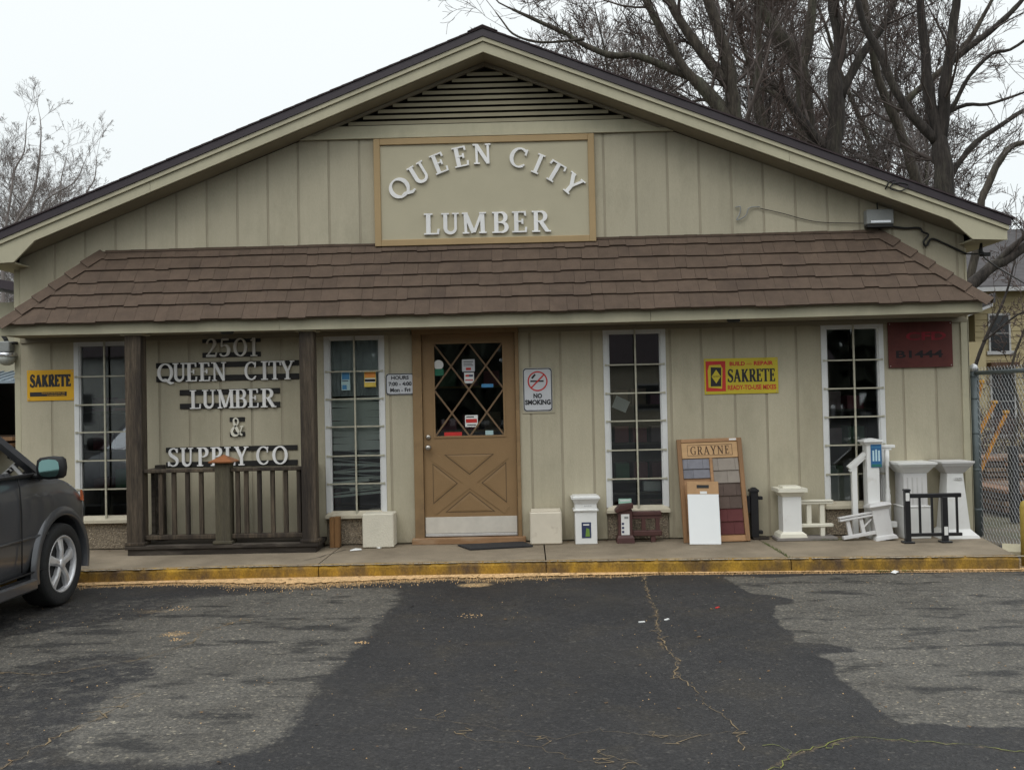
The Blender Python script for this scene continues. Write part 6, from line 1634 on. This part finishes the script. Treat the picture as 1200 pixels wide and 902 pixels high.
t_, k = tree('dark sapling standing in front of the yellow house window', 6, [[(7.25,1.5,.045),(7.30,1.83,0.042),(7.42,2.18,0.038),(7.60,2.59,0.033),(7.78,2.91,0.028),(7.93,3.29,0.022),(8.06,3.77,0.016)], [(7.48,2.38,0.028),(7.74,2.59,0.022),(7.98,2.79,0.020),(8.24,2.90,0.015)]], BARK2, TWIGR, .28, 1.0, minr=.004, yv=.3); tot += k
for k_, (x, y, lb) in enumerate([(8.6, 7.5, 'reddish sapling low at the right frame edge behind the fence'), (9.6, 9.0, 'thin sapling between the sapling and the yellow house')]):
    t_, k = tree(lb, y, [[(x, .4, .04), (x + .2, 1.2, .035), (x + .1, 2.0, .03), (x + .4, 2.8, .022), (x + .5, 3.4, .015)]], BARK, TWIGR, .3, 1.1, minr=.005, yv=.3, group='saplings in the back yard'); tot += k
# left trees
for lb, Y, Ls in (('pale bare tree left of the roof with two upright leaders', 22, [[(-17.59,6.89,0.114),(-17.23,7.95,0.100),(-16.61,8.92,0.086),(-16.39,9.90,0.071),(-16.29,10.98,0.046),(-16.32,11.59,0.029)]]),
                  ('pale bare tree at the very left edge of the sky', 22.5, [[(-17.88,7.48,0.100),(-17.66,8.83,0.086),(-17.47,9.93,0.071),(-17.14,10.56,0.051),(-17.05,11.55,0.029)]]),
                  ('small pale bare tree spreading right just above the left roof slope', 22, [[(-16.57,7.59,0.086),(-16.35,8.25,0.071),(-16.12,8.79,0.057),(-15.18,9.32,0.043),(-14.85,9.95,0.029)]]),
                  ('slight pale bare tree farthest right of the left group', 26, [[(-16.85,9.13,0.080),(-16.61,9.94,0.064),(-16.31,10.42,0.048),(-16.23,11.26,0.026)]]),
                  ('thin pale bare tree second from the right in the left group', 26, [[(-18.00,8.34,0.080),(-17.66,9.47,0.064),(-17.59,10.45,0.048),(-17.38,11.26,0.026)]])):
    Ls = [[(x, z, r * .6) for x, z, r in q] for q in Ls]
    t_, k = tree(lb, Y, Ls, TWIGG, TWIGG, .34, 1.25, 3, 2.0, minr=.004, group='pale bare trees on the left'); tot += k
# further woods behind: slimmer generated trees
def wild(label, x, y, h, r, bark, twig, lean=0, spread=1, group='slim bare trees in the woods behind', dens=3, minr=.010, depth=3, z0=.3):
    t = thing('bare_tree', label, 'tree', (x, y, 0), group=group); tr = MB(); cr = MB()
    n = 12; P = []; rad = []
    q = Vector((0, 0, 0)); d = Vector((lean, 0, 1)).normalized()
    for i in range(n + 1):
        P.append(q.copy()); rad.append(r * (1 - .8 * i / n)); d = (d + Vector((rt.gauss(0, .07), rt.gauss(0, .07), .03))).normalized(); q = q + d * h / n
    tr.tube(P, rad, 7)
    for i in range(int(n * z0), n + 1):
        for k in range(2):
            dd = (P[min(n, i)] - P[max(0, i - 1)]).normalized() if i else d
            ax = dd.cross(Vector((rt.gauss(0, 1), rt.gauss(0, 1), .01))).normalized()
            grow(cr, P[i], Matrix.Rotation(rt.uniform(.35, .9), 3, ax) @ dd, spread * h * .2 * rt.uniform(.6, 1.2), max(.02, rad[i] * .5), depth - 1, minr, dens)
    tr.build('trunk', bark, t); tag(cr.build('branches', twig, t), kind='stuff'); return len(cr.f)
WT = [(3.0, 27), (5.0, 24), (6.6, 30), (8.0, 25), (9.6, 22), (11.2, 28), (12.6, 23), (14.2, 27), (14.6, 22), (10.4, 33), (13.4, 34), (7.2, 36), (17.5, 34), (2.0, 33)]
desc = ['first', 'second', 'third', 'fourth', 'fifth', 'sixth', 'seventh', 'eighth', 'ninth', 'tenth', 'eleventh', 'twelfth', 'thirteenth', 'fourteenth']
order = sorted(range(len(WT)), key=lambda i: WT[i][0] / (WT[i][1] + 9.6))
for i, (x, y) in enumerate(WT):
    tot += wild('slim bare woodland tree, %s from the left behind the roof' % desc[order.index(i)], x, y, rt.uniform(14, 18) * (1 if x > 4 else .9), rt.uniform(.10, .2), BARK2 if i % 2 else BARK, (TWIG, TWIGR, TWIGG)[i % 3], rt.gauss(0, .06), dens=2.6, minr=.009, depth=4)
for i, (x, y) in enumerate([(-20.6, 30), (-18.2, 27), (-22.3, 33), (-18.9, 30)]):
    tot += wild('low hazy bare tree, %s from the left beside the left roof end' % ['second', 'third', 'first', 'fourth'][i], x, y, rt.uniform(8.5, 10.2), .07, TWIGG, TWIGG, 0, 1.3, 'pale bare trees on the left', 3.0, .0045, z0=.1, depth=4)
# dead leaf scraps blown against the wall, the curb and over the lot
LEAF = mat('dead_leaf', (.16, .095, .045), .9, .5, 40)
mb = MB()
for i in range(420):
    q = random.random()
    if q < .35: x = random.uniform(-4.4, 4.3); y = cy(x) - abs(random.gauss(0, .05)) - .01; z = .018
    elif q < .7: x = random.uniform(-4.9, 4.4); y = -.02 - abs(random.gauss(0, .05)); z = .127
    else: x = random.uniform(-4.5, 5); y = random.uniform(-6, -1.4); z = .012 * noise2(x * .6, y * .6, 2) + .004
    r = random.uniform(.005, .016); a = random.uniform(0, 6.28); P = []
    for k in range(5):
        b_ = a + 2 * PI * k / 5; rr_ = r * random.uniform(.5, 1.1); P.append((x + rr_ * math.cos(b_), y + rr_ * .7 * math.sin(b_), z + random.uniform(0, r * .5)))
    mb.add(P, [(0, 1, 2, 3, 4)])
tag(mb.build('leaf_litter', LEAF), kind='stuff', label='brown leaf scraps along the wall, the curb and over the lot')
# unseen buildings added opposite to put pale reflections in the window glass
for nm, lab, x0, x1, y, h, c in (('unseen_street_house', 'unseen pale clapboard house added across the street for reflections in the left windows', -27, -13, -36, 4.2, (.62, .62, .58)), ('unseen_street_building', 'unseen low tan building added across the street for reflections in the right windows', 1, 17, -44, 3.6, (.42, .37, .28))):
    t = thing(nm, lab, 'building', ((x0 + x1) / 2, y, 0)); w = (x1 - x0) / 2; mm = mat(nm + '_wall', c, .8, .08, 2)
    MB().box(-w, w, -8, 0, 0, h).build('wall', mm, t)
    MB().prismx([(-8.4, h), (.4, h), (-4, h + 2.2)], -w - .3, w + .3).build('roof', ROOFM, t)
    for k in range(4):
        xx = -w + 1.2 + k * (2 * w - 2.4) / 3.4; wf = MB().box(xx - .08, xx + 1.3, -.0, .05, 1.0, 2.5).build('window_frame', HW, t); MB().box(xx, xx + 1.22, .051, .07, 1.08, 2.42).build('window_pane', HG, wf)
    MB().box(w - 1.1, w - .2, 0, .06, 0, 2.1).build('entry_door', DOORM, t)
# unseen woods added behind the camera so the glass reflects dark, not sky
mb = MB(); rr = random.Random(5)
for row in range(3):
    for i in range(110):
        x = -75 + i * 1.4 + rr.uniform(-.5, .5); y = -52 - row * 5 + rr.uniform(-2, 2); h = rr.uniform(6, 12)
        mb.tube([(x, y, 0), (x + rr.uniform(-.4, .4), y, h)], [.22, .08], 5, caps=False)
        for k in range(7):
            z = h * rr.uniform(.15, 1.0); w = rr.uniform(1.0, 2.2)
            a = rr.uniform(0, 6.28); c_, s_ = math.cos(a), math.sin(a)
            mb.add([(x - w * c_, y - w * s_, z - w * .6), (x + w * c_, y + w * s_, z - w * .5), (x + w * .3 * c_, y, z + w * .9), (x + .5 * w * s_, y + w * c_, z)], [(0, 1, 2), (0, 3, 2), (1, 2, 3)])
tag(mb.build('unseen_woods', mat('woods_dull_green', (.05, .055, .038), .95, .4, .5)), kind='stuff', label='unseen dull woods added across the street for the glass to reflect')
print('branch faces', tot)
